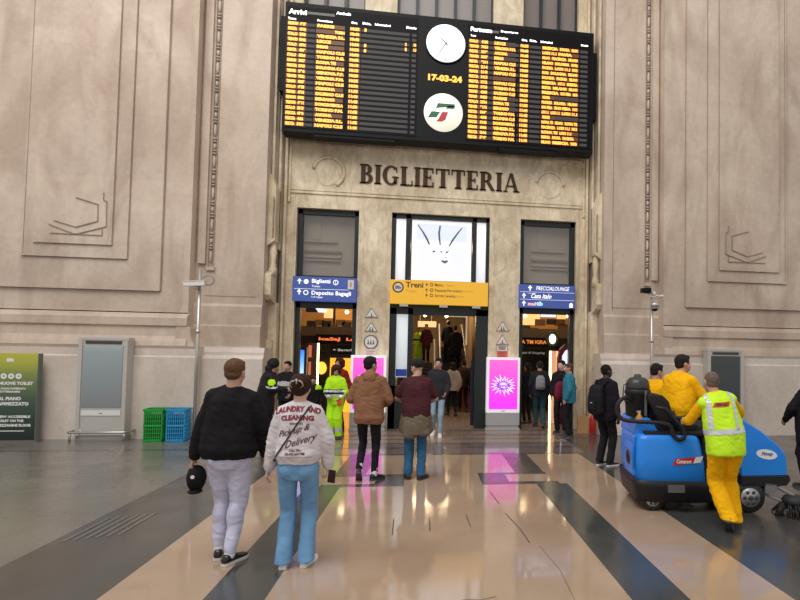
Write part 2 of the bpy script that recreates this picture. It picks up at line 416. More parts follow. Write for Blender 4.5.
# ---- big side walls: slab B (with bead chain) and slab A (with stepped panels)
def moulded(mb, x0, x1, prof, m=0):
    """profile [(y,z)] from the floor up, extruded along x; back at y+.6"""
    yb = max(p[0] for p in prof) + .5
    mb.prism(prof + [(yb, prof[-1][1]), (yb, 0)], x0, x1, m, None, 'x')
for s, nm, n2 in ((-1, 'wall_left', 'left'), (1, 'wall_right', 'right')):
    a = MB()
    # B slab
    xo, xi = S(s, 3.96), S(s, 5.6)
    moulded(a, *sorted((S(s, 3.78), xi)), [(YB - .28, 0), (YB - .28, 1.66), (YB - .20, 1.74), (YB - .20, 1.80), (YB - .16, 1.90), (YB - .16, 1.91)], 1)
    moulded(a, *sorted((S(s, 3.9), xi)), [(YB - .16, 1.9), (YB - .12, 1.93), (YB - .12, 2.36), (YB - .05, 2.40), (YB - .05, 2.80), (YB, 2.86), (YB, TOP)], 0)
    # A slab: base block, dado, upper face
    xe = S(s, 14)
    moulded(a, *sorted((S(s, 5.02), xe)), [(YA - .15, 0), (YA - .15, 1.68), (YA - .11, 1.71), (YA - .11, 1.86), (YA - .14, 1.92)], 1)
    moulded(a, *sorted((S(s, 5.28), xe)), [(YA - .13, 1.92), (YA - .11, 2.0), (YA - .06, 2.12), (YA - .05, 2.31), (YA - .1, 2.34), (YA - .1, 2.5), (YA - .06, 2.56), (YA - .01, 2.58), (YA, 2.6), (YA, 2.62)], 0)
    moulded(a, *sorted((S(s, 5.30), xe)), [(YA, 2.55), (YA, TOP)], 0)
    a.prism([(S(s, 5.32), 2.35), (S(s, 5.22), 2.3), (S(s, 5.2), 2.1), (S(s, 5.12), 1.9), (S(s, 5.04), 1.66), (S(s, 5.5), 1.66), (S(s, 5.5), 2.35)], YA - .08, YA + .5, 0)
    # narrow set-back strip at the inner edge of slab A
    a.box((S(s, 5.10), YB - .07, 3.72), (S(s, 5.25), YA + .6, TOP), 0)
    # cover: slab A starts at u=5.27 above the dado
    tag(a.build(nm, [STONE, BASE_ST]), 'tall beige stone wall with moulded base %s of the doorways' % n2, kind='structure')
    # raised panels
    p = MB()
    p.box((S(s, 5.85), YA - .07, 3.06), (S(s, 9.0), YA + .05, TOP))
    p.box((S(s, 6.38 + (.1 if s < 0 else 0)), YA - .115, 3.70), (S(s, 8.45), YA, TOP))
    p.box((S(s, 6.66 + (.1 if s < 0 else 0)), YA - .155, 3.97), (S(s, 8.22), YA, TOP))
    k_ = .1 if s < 0 else 0
    p.box((S(s, 8.40), YA - .118, 3.75), (S(s, 8.415), YA, TOP), 1)  # dark strip painted in as the shaded panel edge
    for u_, z_, ue, y_ in ((5.85, 3.06, 8.9, YA - .004), (6.38 + k_, 3.70, 8.4, YA - .074), (6.66 + k_, 3.97, 7.9, YA - .119)):      # dark strips painting the shade lines along the panel steps
        p.box((S(s, u_ - .014), y_, z_), (S(s, u_), YA + .02, TOP), 1); p.box((S(s, u_), y_, z_ - .014), (S(s, ue), YA + .02, z_), 1)
    # broken hexagon relief
    H = [((240, 160), (335, 190), (333, 262), (240, 287), (145, 258)), ((360, 140), (358, 170), (372, 178), (370, 285), (238, 318), (125, 275)), ((352, 292), (352, 323), (130, 312))]
    for L in H:
        pts = [at(20 + x / 4.283, 160 + y / 4.283, YA - .16) for x, y in L]
        if s > 0: pts = [Vector((2 * X0 - q.x - .06, q.y, q.z + .02)) for q in pts]
        for q, r in zip(pts, pts[1:]):
            d = (r - q).normalized(); n = Vector((-d.z, 0, d.x)) * .007
            p.add([q - n, r - n, r + n, q + n, q - n + Vector((0, -.015, 0)), r - n + Vector((0, -.015, 0)), r + n + Vector((0, -.015, 0)), q + n + Vector((0, -.015, 0))],
                  [(0, 3, 2, 1), (4, 5, 6, 7), (0, 1, 5, 4), (1, 2, 6, 5), (2, 3, 7, 6), (3, 0, 4, 7)], 1)
    # shallow field lines on slab B
    for u0, u1, z0, z1 in ((4.12, 4.135, 2.95, TOP), (4.12, 5.1, 3.02, 3.035)) if s > 0 else ((4.05, 5.1, 3.02, 3.035),): p.box((S(s, u0), YB - .006, z0), (S(s, u1), YB + .02, z1), 1)
    tag(p.build('trim_4' if s < 0 else 'trim_5', [STONE, DARKST]), 'stepped raised stone panels with a broken hexagon relief on the %s wall' % n2, kind='structure')
    # bead chain in its channel
    b = MB(); xb = S(s, 5.0)
    b.box((xb - .06, YB - .02, 3.66), (xb - .045, YB + .02, TOP), 1); b.box((xb + .045, YB - .02, 3.66), (xb + .06, YB + .02, TOP), 1)
    b.box((xb - .045, YB - .004, 3.66), (xb + .045, YB + .02, TOP), 1)
    b.box((xb - .08, YB - .05, 3.58), (xb + .09, YB + .02, 3.66), 0)
    z = 3.75
    while z < TOP - .3:
        b.ell((xb, YB - .02, z + .13), (.032, .04, .13), nu=10, nv=8)
        for k in range(2): b.ell((xb, YB - .02, z + .31 + k * .06), (.042, .04, .02), nu=10, nv=6)
        b.ell((xb, YB - .02, z + .47), (.032, .04, .06), nu=10, nv=6)
        for k in range(2): b.ell((xb, YB - .02, z + .58 + k * .06), (.042, .04, .02), nu=10, nv=6)
        z += .70
    tag(b.build('trim_6' if s < 0 else 'trim_7', [STONE, DARKST]), 'vertical chain of carved stone beads in the %s wall' % n2, kind='structure')

# ---- BIGLIETTERIA in serif capitals
def serif_letters():
    mb = MB()
    T_, t_ = .235, .10     # thick and thin stroke (fraction of cap height)
    sf = .07
    def rect(x0, x1, z0, z1): mb.prism([(x0, z0), (x1, z0), (x1, z1), (x0, z1)], 0, .03)
    def stem(x, serif_l=True, serif_r=True):
        rect(x, x + T_, 0, 1)
        for z0, z1 in ((0, .06), (.94, 1)): rect(x - (sf if serif_l else 0), x + T_ + (sf if serif_r else 0), z0, z1)
    def arc(cx, cz, rx, rz, a0, a1, th0, th1):
        n = 16; o = []; i_ = []
        for k in range(n + 1):
            a = R(a0 + (a1 - a0) * k / n); wgt = abs(math.cos(a)); th = th1 + (th0 - th1) * wgt
            o.append((cx + rx * math.cos(a), cz + rz * math.sin(a))); i_.append((cx + (rx - th) * math.cos(a), cz + (rz - th * .75) * math.sin(a)))
        for k in range(n): mb.prism([o[k], o[k + 1], i_[k + 1], i_[k]], 0, .03)
    x = 0
    for ch in 'BIGLIETTERIA':
        s0 = len(mb.v)
        if ch == 'I': stem(sf); wd = T_ + 2 * sf
        elif ch == 'B':
            stem(sf); arc(.36, .745, .27, .255, -90, 90, T_, t_); arc(.36, .265, .34, .265, -90, 90, T_, t_)
            rect(.25, .37, .93, 1); rect(.25, .37, .49, .55); rect(.25, .37, 0, .06); wd = .72
        elif ch == 'G':
            arc(.46, .5, .46, .51, 50, 310, T_, t_); rect(.6, .78, .06, .42); rect(.52, .86, .38, .44); rect(.72, .78, .66, .93); wd = .9
        elif ch == 'L': stem(sf); rect(.2, .66, 0, .07); rect(.6, .67, 0, .28); wd = .68
        elif ch == 'E':
            stem(sf); rect(.2, .62, 0, .07); rect(.2, .6, .93, 1); rect(.2, .5, .47, .54)
            rect(.57, .64, 0, .26); rect(.55, .62, .74, 1); rect(.45, .5, .38, .63); wd = .68
        elif ch == 'T': rect(.3, .3 + T_, 0, 1); rect(.2, .59, 0, .06); rect(.02, .77, .93, 1); rect(.02, .09, .72, 1); rect(.70, .77, .72, 1); wd = .8
        elif ch == 'R':
            stem(sf); arc(.36, .73, .31, .27, -90, 90, T_, t_); rect(.25, .37, .93, 1); rect(.25, .42, .46, .53)
            mb.prism([(.36, .48), (.54, .5), (.86, .02), (.84, 0), (.66, 0)], 0, .03); wd = .86
        elif ch == 'A':
            mb.prism([(.36, 1), (.52, 1), (.84, 0), (.64, 0)], 0, .03); mb.prism([(.36, 1), (.42, .86), (.14, 0), (.07, 0)], 0, .03)
            rect(.2, .66, .28, .34); rect(0, .24, 0, .05); rect(.55, .92, 0, .05); wd = .92
        for k in range(s0, len(mb.v)): v = mb.v[k]; mb.v[k] = (v[0] + x, v[1], v[2])
        x += wd + .055
    return mb, x - .055
sl, W = serif_letters()
x0, x1, z0, h = -1.76, 2.17, 5.95, .47
sl.v = [(x0 + v[0] * (x1 - x0) / W, YC - v[1] - .001, z0 + v[2] * h) for v in sl.v]
tag(sl.build('inscription', [C('bronze', (.075, .038, .02), .55, spec=.2)]), 'BIGLIETTERIA inscription in dark serif capitals over the doorways', 'sign')

# ---- upper windows over the board
for n, (xa, xb) in enumerate(((S(-1, 3.42), S(-1, 1.975)), (S(-1, 1.195), S(1, 1.195)), (S(1, 1.975), S(1, 3.42)))):
    g = MB(); f = MB(); g.box((xa, YC + .25, 10.15), (xb, YC + .27, TOP)); cnt = 5 if n == 1 else 3
    for i in range(cnt + 1):
        xx = xa + (xb - xa) * i / cnt; f.box((xx - .04, YC + .15, 10.15), (xx + .04, YC + .25, TOP))
    f.box((xa, YC + .15, 10.15), (xb, YC + .25, 10.22))
    o = tag(f.build('window_%d' % (n + 1), [FRAME]), kind='structure')
    g.build('window_glass', [C('grey_glass', (.21, .175, .165), .25)], o)
# roof slab over the passage and hall behind, so the rooms inside are rooms
r = MB(); r.box((-12, YC + .45, 5.4), (12, 31, 5.6)); tag(r.build('ceiling', [C('plaster', (.4, .33, .26), .7)]), kind='structure')
r = MB(); r.box((-12, 30.8, 0), (12, 31.1, 5.4)); tag(r.build('wall_back', [C('plaster_warm', (.30, .22, .14), .7)]), kind='structure')
for s in (-1, 1):
    r = MB(); r.box((S(s, 11.9), YC + .4, 0), (S(s, 12.1), 31, 5.4)); tag(r.build('wall_end_left' if s < 0 else 'wall_end_right', [C('plaster_warm', (.30, .22, .14), .7)]), kind='structure')
for s in (-1, 1):
    r = MB(); r.box((S(s, 4.25), YC + .1, 0), (S(s, 12), YC + .4, TOP)); tag(r.build('wall_behind_left' if s < 0 else 'wall_behind_right', [STONE]), kind='structure')
# ================================================================ doorway frames, transoms, signs
GLASS_CLEAR = mat('clear_pane', (.8, .85, .85), .02, trans=1.0)
def pane_mix(name, tint, amt):
    m = bpy.data.materials.new(name); m.use_nodes = True; nt = m.node_tree; nt.nodes.clear()
    o = nt.nodes.new('ShaderNodeOutputMaterial'); a = nt.nodes.new('ShaderNodeBsdfTransparent'); g = nt.nodes.new('ShaderNodeBsdfGlossy'); x = nt.nodes.new('ShaderNodeMixShader')
    a.inputs[0].default_value = (*tint, 1); g.inputs[1].default_value = .03; x.inputs[0].default_value = amt
    nt.links.new(a.outputs[0], x.inputs[1]); nt.links.new(g.outputs[0], x.inputs[2]); nt.links.new(x.outputs[0], o.inputs[0]); return m
PANE = pane_mix('thin_pane', (.86, .85, .83), .10)
REFLECTGREY = C('reflected_stone', (.52, .46, .40), .5)
# side doorways: window_4 / window_5 are the grey transoms
for n, s in ((4, -1), (5, 1)):
    xa, xb = sorted((S(s, 1.985), S(s, 3.425)))
    f = MB()
    f.box((xa, YC + .12, 0), (xa + .11, YC + .3, 5.28)); f.box((xb - .11, YC + .12, 0), (xb, YC + .3, 5.28)); f.box((xa, YC + .12, 5.16), (xb, YC + .3, 5.28))
    f.box((xa, YC + .12, 2.9), (xb, YC + .3, 3.66)); f.box((xa, YC + .14, 3.62), (xb, YC + .26, 3.68))
    o = tag(f.build('window_%d' % n, [FRAME]), kind='structure')
    g = MB(); g.box((xa + .11, YC + .18, 3.66), (xb - .11, YC + .2, 5.16)); g.build('window_glass', [PANE], o)
    # panel added to imitate the opposite wall's reflection in the pane
    c = MB(); c.box((xa + .02, YC + .40, 3.3), (xb - .02, YC + .44, 5.28))
    q = (xa + .12, xb - .45) if s < 0 else (xa + .35, xb - .12)
    for z, e, h in ((4.53, -.1, .04), (4.28, 0, .05), (4.15, 0, .06), (4.07, -.02, .03)): c.box((q[0], YC + .33, z), (q[1] + e, YC + .41, z + h), 1 if h == .05 else 0)
    c.box((q[0] + .15, YC + .375, 4.6), (q[1] - .5, YC + .41, 5.26)); c.build('window_reflection', [REFLECTGREY, C('reflected_stone_dark', (.32, .27, .23), .5)], o)
# central doorway
f = MB(); xa, xb = S(-1, 1.205), S(1, 1.205)
for x0, x1 in ((xa, xa + .10), (xa + .34, xa + .46), (xb - .42, xb - .32), (xb - .08, xb)): f.box((x0, YC + .1, 3.6), (x1, YC + .3, 5.28))
f.box((xa, YC + .1, 5.17), (xb, YC + .3, 5.28)); f.box((xa, YC + .1, 2.86), (xb, YC + .3, 3.64))
f.box((xa, YC + .08, 0), (xa + .16, YC + .3, 2.95)); f.box((xa + .44, YC + .08, 0), (xa + .56, YC + .3, 2.95)); f.box((xa, YC + .08, 0), (xa + .56, YC + .3, 1.05))
f.box((xb - .30, YC + .08, 0), (xb, YC + .3, 2.95)); f.box((xa, YC + .08, 2.8), (xb, YC + .3, 2.95))
o = tag(f.build('door_1', [FRAME]), kind='structure')
g = MB()
SKYGLOWGL = gradient('sidelight_sky_glow', [(0, (.62, .63, .68)), (.3, (.72, .72, .76)), (.6, (.86, .86, .9)), (1, (.93, .91, .97))], .75, 3.7, 5.2)  # reflected sky in the side panes, painted in as a glow
g.box((xa + .1, YC + .2, 3.64), (xa + .34, YC + .22, 5.17)); g.box((xb - .32, YC + .2, 3.64), (xb - .08, YC + .22, 5.17)); g.build('window_glass', [SKYGLOWGL], o)
g = MB(); g.box((xa + .16, YC + .18, 1.25), (xa + .44, YC + .2, 2.8)); g.build('sidelight', [gradient('sidelight_low', [(0, (.30, .36, .5)), (.25, (.5, .53, .56)), (1, (.72, .77, .8))], .6, 1.2, 2.8)], o)
g = MB(); g.box((xa + .17, YC + .17, 1.28), (xa + .43, YC + .178, 1.45)); g.build('label_strip', [C('blue_print', (.03, .06, .4), .4)], o)
# antlered-face poster in the transom; its added glow stands for reflected sky
t = thing('transom_poster', 'bright white poster with three dark strokes above the central doorway', 'poster', (S(0, 0), YC + .15, 3.66))
p = MB(); p.box((-.72, 0, 0), (.76, .05, 1.50)); p.build('poster_sheet', [C('poster_white', (.93, .94, 1), .5, emit=(.93, .94, 1), es=.45)], t)
p = MB(); poly(p, [(-.62, 1.02), (.66, .98), (.64, 1.40), (-.6, 1.42)], -.004); poly(p, [(-.6, .12), (.62, .08), (.62, .9), (-.6, .93)], -.003, 1)
p.build('print', [C('poster_sky', (.72, .80, .95), .5, emit=(.72, .8, .95), es=.35), C('poster_snow', (.74, .77, .84), .5, emit=(.78, .81, .9), es=.45)], t, fix=False)
p = MB()
for L, r in (((( -.58, 1.38), (-.45, 1.2), (-.36, 1.05), (-.29, .9)), (.012, .02, .024, .018)), (((-.03, 1.38), (-.055, 1.2), (-.04, 1.03), (-.02, .9)), (.02, .024, .022, .012)), (((.52, 1.36), (.4, 1.2), (.28, 1.02), (.2, .88)), (.01, .02, .022, .014)),
              (((-.24, .82), (-.2, .78)), (.02, .01)), (((-.14, .74), (-.2, .72)), (.016, .02)), (((.0, .76), (.03, .7)), (.02, .012)), (((.18, .78), (.14, .7), (.12, .64)), (.022, .02, .012)), (((.1, .6), (.16, .61)), (.012, .014)), (((.02, .5), (.1, .47), (.17, .5)), (.02, .035, .02))):
    p.tube([(a, -.012, b) for a, b in L], list(r), 8)
p.v = [(v[0], -.006 + (v[1] + .012) * .2, v[2]) for v in p.v]
p.build('strokes', [C('poster_ink', (.12, .15, .22), .5)], t)
p = MB(); text(p, 'WORKING', .02, .74, .10, .66, -.02, 'c', bold=.03); text(p, 'ABLE', .02, .60, .09, .34, -.02, 'c', bold=.03); p.build('white_lettering', [C('poster_lettering', (1, 1, 1), .5, emit=(1, 1, 1), es=.7)], t, fix=False)
# hanging direction signs
BLUE = C('sign_blue', (.045, .075, .27), .45, emit=(.06, .11, .42), es=.35); WH = C('sign_white', (.95, .95, 1), .5, emit=(.9, .92, 1), es=.7)
def signbox(name, label, xa, xb, z0, z1, m, d=.12):
    t = thing(name, label, 'sign', ((xa + xb) / 2, 13.2, z0)); b = MB(); b.box((-(xb - xa) / 2, 0, 0), ((xb - xa) / 2, d, z1 - z0)); b.build('panel', [m], t, bevel=.006); return t, (xb - xa) / 2, z1 - z0
t, hw, hh = signbox('direction_sign', 'blue hanging sign reading Biglietti and Deposito Bagagli over the left doorway', -3.2, -1.755, 3.03, 3.61, BLUE)
p = MB(); y = -.003
arrow_up(p, -hw + .15, .40, .14, y); disc(p, -hw + .30, .46, .055, y); text(p, 'Biglietti', -hw + .43, .405, .125, .42, y, bold=.02); text(p, 'Tickets', -hw + .43, .335, .045, None, y)
disc(p, .25, .46, .062, y, 0, 20, .045); text(p, 'i', .25, .43, .06, None, y, 'c', bold=.03)
arrow_up(p, -hw + .15, .15, .14, y); disc(p, -hw + .30, .20, .058, y, 0, 20, .04); text(p, 'Deposito Bagagli', -hw + .43, .125, .125, .90, y, bold=.02); text(p, 'Left luggage', -hw + .43, .075, .05, None, y)
p.box((-hw + .03, y, .285), (hw - .17, 0, .292)); p.build('lettering', [WH], t, fix=False)
p = MB(); p.box((.53, -.012, .31), (.67, 0, .53)); q = p.build('notice', [C('paper', (.75, .66, .6), .6)], t)
p = MB(); text(p, '8', .6, .36, .12, .05, -.014, 'c'); p.build('mark', [C('brown_ink', (.35, .2, .15), .6)], q, fix=False)
t, hw, hh = signbox('direction_sign', 'blue hanging sign of three rows headed FRECCIALOUNGE over the right doorway', 2.185, 3.61, 3.03, 3.61, BLUE)
p = MB()
arrow_up(p, -hw + .27, .42, .15, y); text(p, 'FRECCIALOUNGE', -hw + .42, .44, .10, .86, y, shear=.25, bold=.01)
arrow_up(p, -hw + .12, .23, .14, y); text(p, 'Casa italo', -hw + .30, .235, .12, .52, y, shear=.3, bold=.02); text(p, 'LOUNGE', -hw + .22, .345, .02, .2, y)
arrow_up(p, -hw + .12, .04, .14, y)
for z in (.39, .20): p.box((-hw + .02, y, z), (hw - .02, 0, z + .006))
disc(p, hw - .1, .09, .05, y, 0, 16, .035); poly(p, [(hw - .15, .03), (hw - .05, .03), (hw - .1, .15)], y)
p.build('lettering', [WH], t, fix=False)
p = MB(); text(p, 'mul', -hw + .22, .05, .09, .2, y, bold=.05); p.build('pink_lettering', [C('pinkish', (.95, .5, .65), .5, emit=(.95, .5, .65), es=.5)], t, fix=False)
p = MB(); text(p, 'tib', -hw + .43, .05, .11, .17, y, bold=.05); p.build('cyan_lettering', [C('cyanish', (.45, .8, .95), .5, emit=(.45, .8, .95), es=.5)], t, fix=False)
YEL = C('sign_yellow', (.80, .43, .03), .45, emit=(.95, .52, .04), es=.25); INK = C('sign_ink', (.06, .045, .03), .5); OCH = C('sign_ochre', (.62, .34, .03), .5)
t, hw, hh = signbox('direction_sign', 'yellow hanging sign reading Treni over the central doorway', -.965, 1.405, 3.03, 3.61, YEL)
p = MB()
text(p, 'Treni', -hw + .37, .40, .14, .42, y, bold=.025)
disc(p, -hw + .19, .40, .135, y, 0, 28, .10)
for k, s_ in enumerate(('Metro', 'Passante Ferroviario', 'Servizi navetta')):
    z = .45 - k * .13; arrow_up(p, -hw + .87, z - .01, .09, y, 0); disc(p, -hw + .99, z + .035, .042, y, 0, 18, .026); text(p, s_, -hw + 1.07, z, .07, (.2, .66, .5)[k], y, bold=.01)
p.build('lettering', [INK], t, fix=False)
p = MB(); text(p, 'Trains', -hw + .37, .29, .06, .26, y)
for k, (s_, x_) in enumerate((('Metro', .42), ('Railway link', .82), ('Shuttle', .66))): text(p, s_, -hw + .93 + x_, .455 - k * .13, .05, None, y)
p.build('translation', [OCH], t, fix=False)
p = MB(); disc(p, -hw + .19, .40, .1, y); p.build('roundel', [C('roundel', (.75, .7, .62), .5)], t, fix=False)
p = MB(); poly(p, [(-hw + .12, .36), (-hw + .25, .36), (-hw + .27, .40), (-hw + .2, .44), (-hw + .12, .44)], y - .002); p.build('train_picture', [C('roundel_dark', (.25, .2, .18), .5)], t, fix=False)
# brackets under the yellow sign
for x_ in (-.95, 0, .8): p = MB(); p.box((x_, .0, -.06), (x_ + .2, .05, 0)); p.build('bracket', [C('bracket', (.5, .45, .38), .4)], t)

# warning plates on the two pillars
def plate(kind, label, x, z, s_, edge, fill=None, fig='man', grp=None, w=None, h=None):
    t = thing('warning_plate' if kind != 'rect' else 'notice_plate', label, 'sign', (x, YC, z)); fill = fill or C('plate_white', (.72, .70, .66), .4)
    b = MB(); y0, y1 = -.018, -.002
    def shape(k, mb, ya, yb, m=0):
        if kind == 'tri': mb.prism([(-s_ * k, -s_ * .5 * k + s_ * .03), (s_ * k, -s_ * .5 * k + s_ * .03), (.09 * s_, s_ * .98 * k), (-.09 * s_, s_ * .98 * k)], ya, yb, m)
        elif kind == 'round': mb.prism([(s_ * k * math.cos(2 * PI * i / 28), s_ * k * math.sin(2 * PI * i / 28)) for i in range(28)], ya, yb, m)
        else: mb.box((-w / 2 * k, ya, -h / 2 * k), (w / 2 * k, yb, h / 2 * k), m)
    shape(1, b, y0, y1); b.build('border', [edge], t)
    b = MB(); shape(.82 if kind != 'rect' else .93, b, y0 - .003, y0); b.build('face', [fill], t)
    b = MB(); yy = y0 - .005
    if fig == 'bars':
        for i in range(4): b.box((-w * .36, yy, h * (.28 - .18 * i)), (w * (.36 - .1 * (i % 2)), yy + .002, h * (.28 - .18 * i) + .014))
    else:
        for k in range({'man': 1, 'two': 2, 'three': 3}[fig]):
            cx = (k - {'man': 0, 'two': .5, 'three': 1}[fig]) * s_ * .36
            disc(b, cx, s_ * .16, s_ * .07, yy); poly(b, [(cx - s_ * .1, -s_ * .28), (cx + s_ * .12, -s_ * .28), (cx + s_ * .05, s_ * .09), (cx - s_ * .07, s_ * .05)], yy)
        b.box((-s_ * .5, yy, -s_ * .34), (s_ * .5, yy + .002, -s_ * .28))
    b.build('pictogram', [C('plate_ink', (.08, .075, .08), .5)], t, fix=False)
GE = C('plate_grey', (.16, .155, .16), .4); RE = C('plate_red', (.42, .16, .13), .4)
plate('tri', 'grey edged triangular warning plate, topmost on the left pillar', -1.395, 2.76, .155, GE, fig='man')
plate('tri', 'grey edged triangular warning plate over the round one on the left pillar', -1.395, 2.42, .155, GE, fig='two')
plate('round', 'round white plate with dark rim on the left pillar', -1.395, 2.10, .17, GE, fig='three')
plate('rect', 'pale pink paper notice below the round plate on the left pillar', -1.395, 1.80, .1, C('pink_paper', (.72, .56, .52), .6), C('pink_paper', (.72, .56, .52), .6), 'bars', w=.26, h=.26)
plate('tri', 'red edged triangular warning plate, topmost on the right pillar', 1.80, 2.51, .165, RE, fig='two')
plate('tri', 'red edged triangular warning plate over the white strip on the right pillar', 1.80, 2.17, .165, RE, fig='man')
plate('rect', 'small white plate under the triangles on the right pillar', 1.80, 2.00, .1, GE, None, 'bars', w=.27, h=.13)
plate('rect', 'red plate right above the pink screen on the right pillar', 1.80, 1.845, .1, C('plate_redfill', (.68, .12, .08), .4), C('plate_redfill', (.68, .12, .08), .4), 'bars', w=.27, h=.2)

# pink advertising totems
def pink(name):
    return gradient(name, [(0, (.80, .03, .72)), (.45, (.80, .05, .52)), (1, (.80, .11, .45))], 1.0, .5, 1.75)
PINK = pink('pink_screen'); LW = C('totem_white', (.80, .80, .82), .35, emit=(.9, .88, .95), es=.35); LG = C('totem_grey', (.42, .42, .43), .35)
def totem(x, label, w=.82):
    t = thing('advertising_totem', label, 'totem', (x, 13.1, 0), 0)
    b = MB(); b.box((-w / 2 - .01, 0, 0), (w / 2 + .01, .22, .06)); b.box((-w / 2 + .02, .02, .06), (w / 2 - .02, .2, .12)); b.box((-w / 2, 0, .12), (w / 2, .22, .43)); b.build('base', [LG], t, bevel=.008)
    b = MB(); b.box((-w / 2, 0, .43), (w / 2, .22, 1.78)); b.build('case', [LW], t, bevel=.012)
    b = MB(); b.box((-w / 2 + .06, -.012, .52), (w / 2 - .06, .0, 1.72)); sc = b.build('screen', [PINK], t)
    b = MB(); rnd = random.Random(3); cz = 1.10
    for rr, m in ((.33, 0), (.235, 1), (.12, 0)):
        n = 17; pts = []
        for i in range(n * 2):
            q = rr * (1 if i % 2 == 0 else .55) * rnd.uniform(.8, 1.1); a_ = PI * i / n
            pts.append((min(.33, max(-.33, q * math.cos(a_) * 1.05)), cz + q * math.sin(a_) * .8))
        b.add([(0, -.014 - .002 * (.4 - rr), cz)] + [(p_[0], -.014 - .004 * (.4 - rr), p_[1]) for p_ in pts], [(0, 1 + i, 1 + (i + 1) % len(pts)) for i in range(len(pts))], m)
    text(b, 'bomb', .0, cz - .04, .07, .16, -.0165, 'c', 1, bold=.05, shear=.2)
    b.build('burst', [C('burst_pale', (.95, .62, .93), .4, emit=(.95, .62, .93), es=1.0), C('burst_purple', (.26, .06, .62), .4, emit=(.26, .06, .62), es=.9)], sc, fix=False)
    b = MB(); text(b, 'retail', 0, .46, .03, None, -.003, 'c', bold=.02); b.build('maker_lettering', [C('plate_ink', (.08, .075, .08), .5)], t, fix=False)
totem(1.81, 'lit pink advertising totem with a purple burst on the right pillar')
totem(-1.41, 'lit pink advertising totem half hidden by the man in the brown hoodie')

# ================================================================ departures board
BX0, BX1, BZ0, BZ1, BY = -3.43, 3.88, 6.83, 9.86, 12.7
t = thing('departure_board', 'long black station board of orange arrival and departure rows with central clock', 'departure board', ((BX0 + BX1) / 2, BY, BZ0))
mx_ = (BX0 + BX1) / 2
BLK = C('board_black', (.006, .006, .007), .45, spec=.15); SLAT = C('board_slat', (.085, .08, .085), .5, spec=.1); AMB = C('amber_led', (1, .42, .06), .5, emit=(1, .35, .04), es=1.7); WLED = C('white_led', (1, 1, 1), .5, emit=(.95, .97, 1), es=1.4)
AMB_D = C('amber_dim', (.10, .04, .015), .5, emit=(.9, .25, .02), es=.06)
b = MB(); b.box((BX0 - mx_, 0, 0), (BX1 - mx_, .38, BZ1 - BZ0)); b.build('case', [BLK], t, bevel=.015)
for x0, x1 in ((BX0 + .1, -.9), (.95, BX1 - .9)): b = MB(); b.box((x0 + .6 - mx_, .02, -.05), (x1 - mx_, .3, 0)); b.build('underside_tray', [BLK], t)
b = MB(); b.box((BX0 - .12 - mx_, .12, 1.0), (BX0 - mx_, .5, 2.75)); b.build('side_cabinet', [BLK], t)
b = MB(); b.box((BX1 - mx_, .12, .9), (BX1 + .12 - mx_, .5, 2.6)); b.build('side_cabinet', [BLK], t)
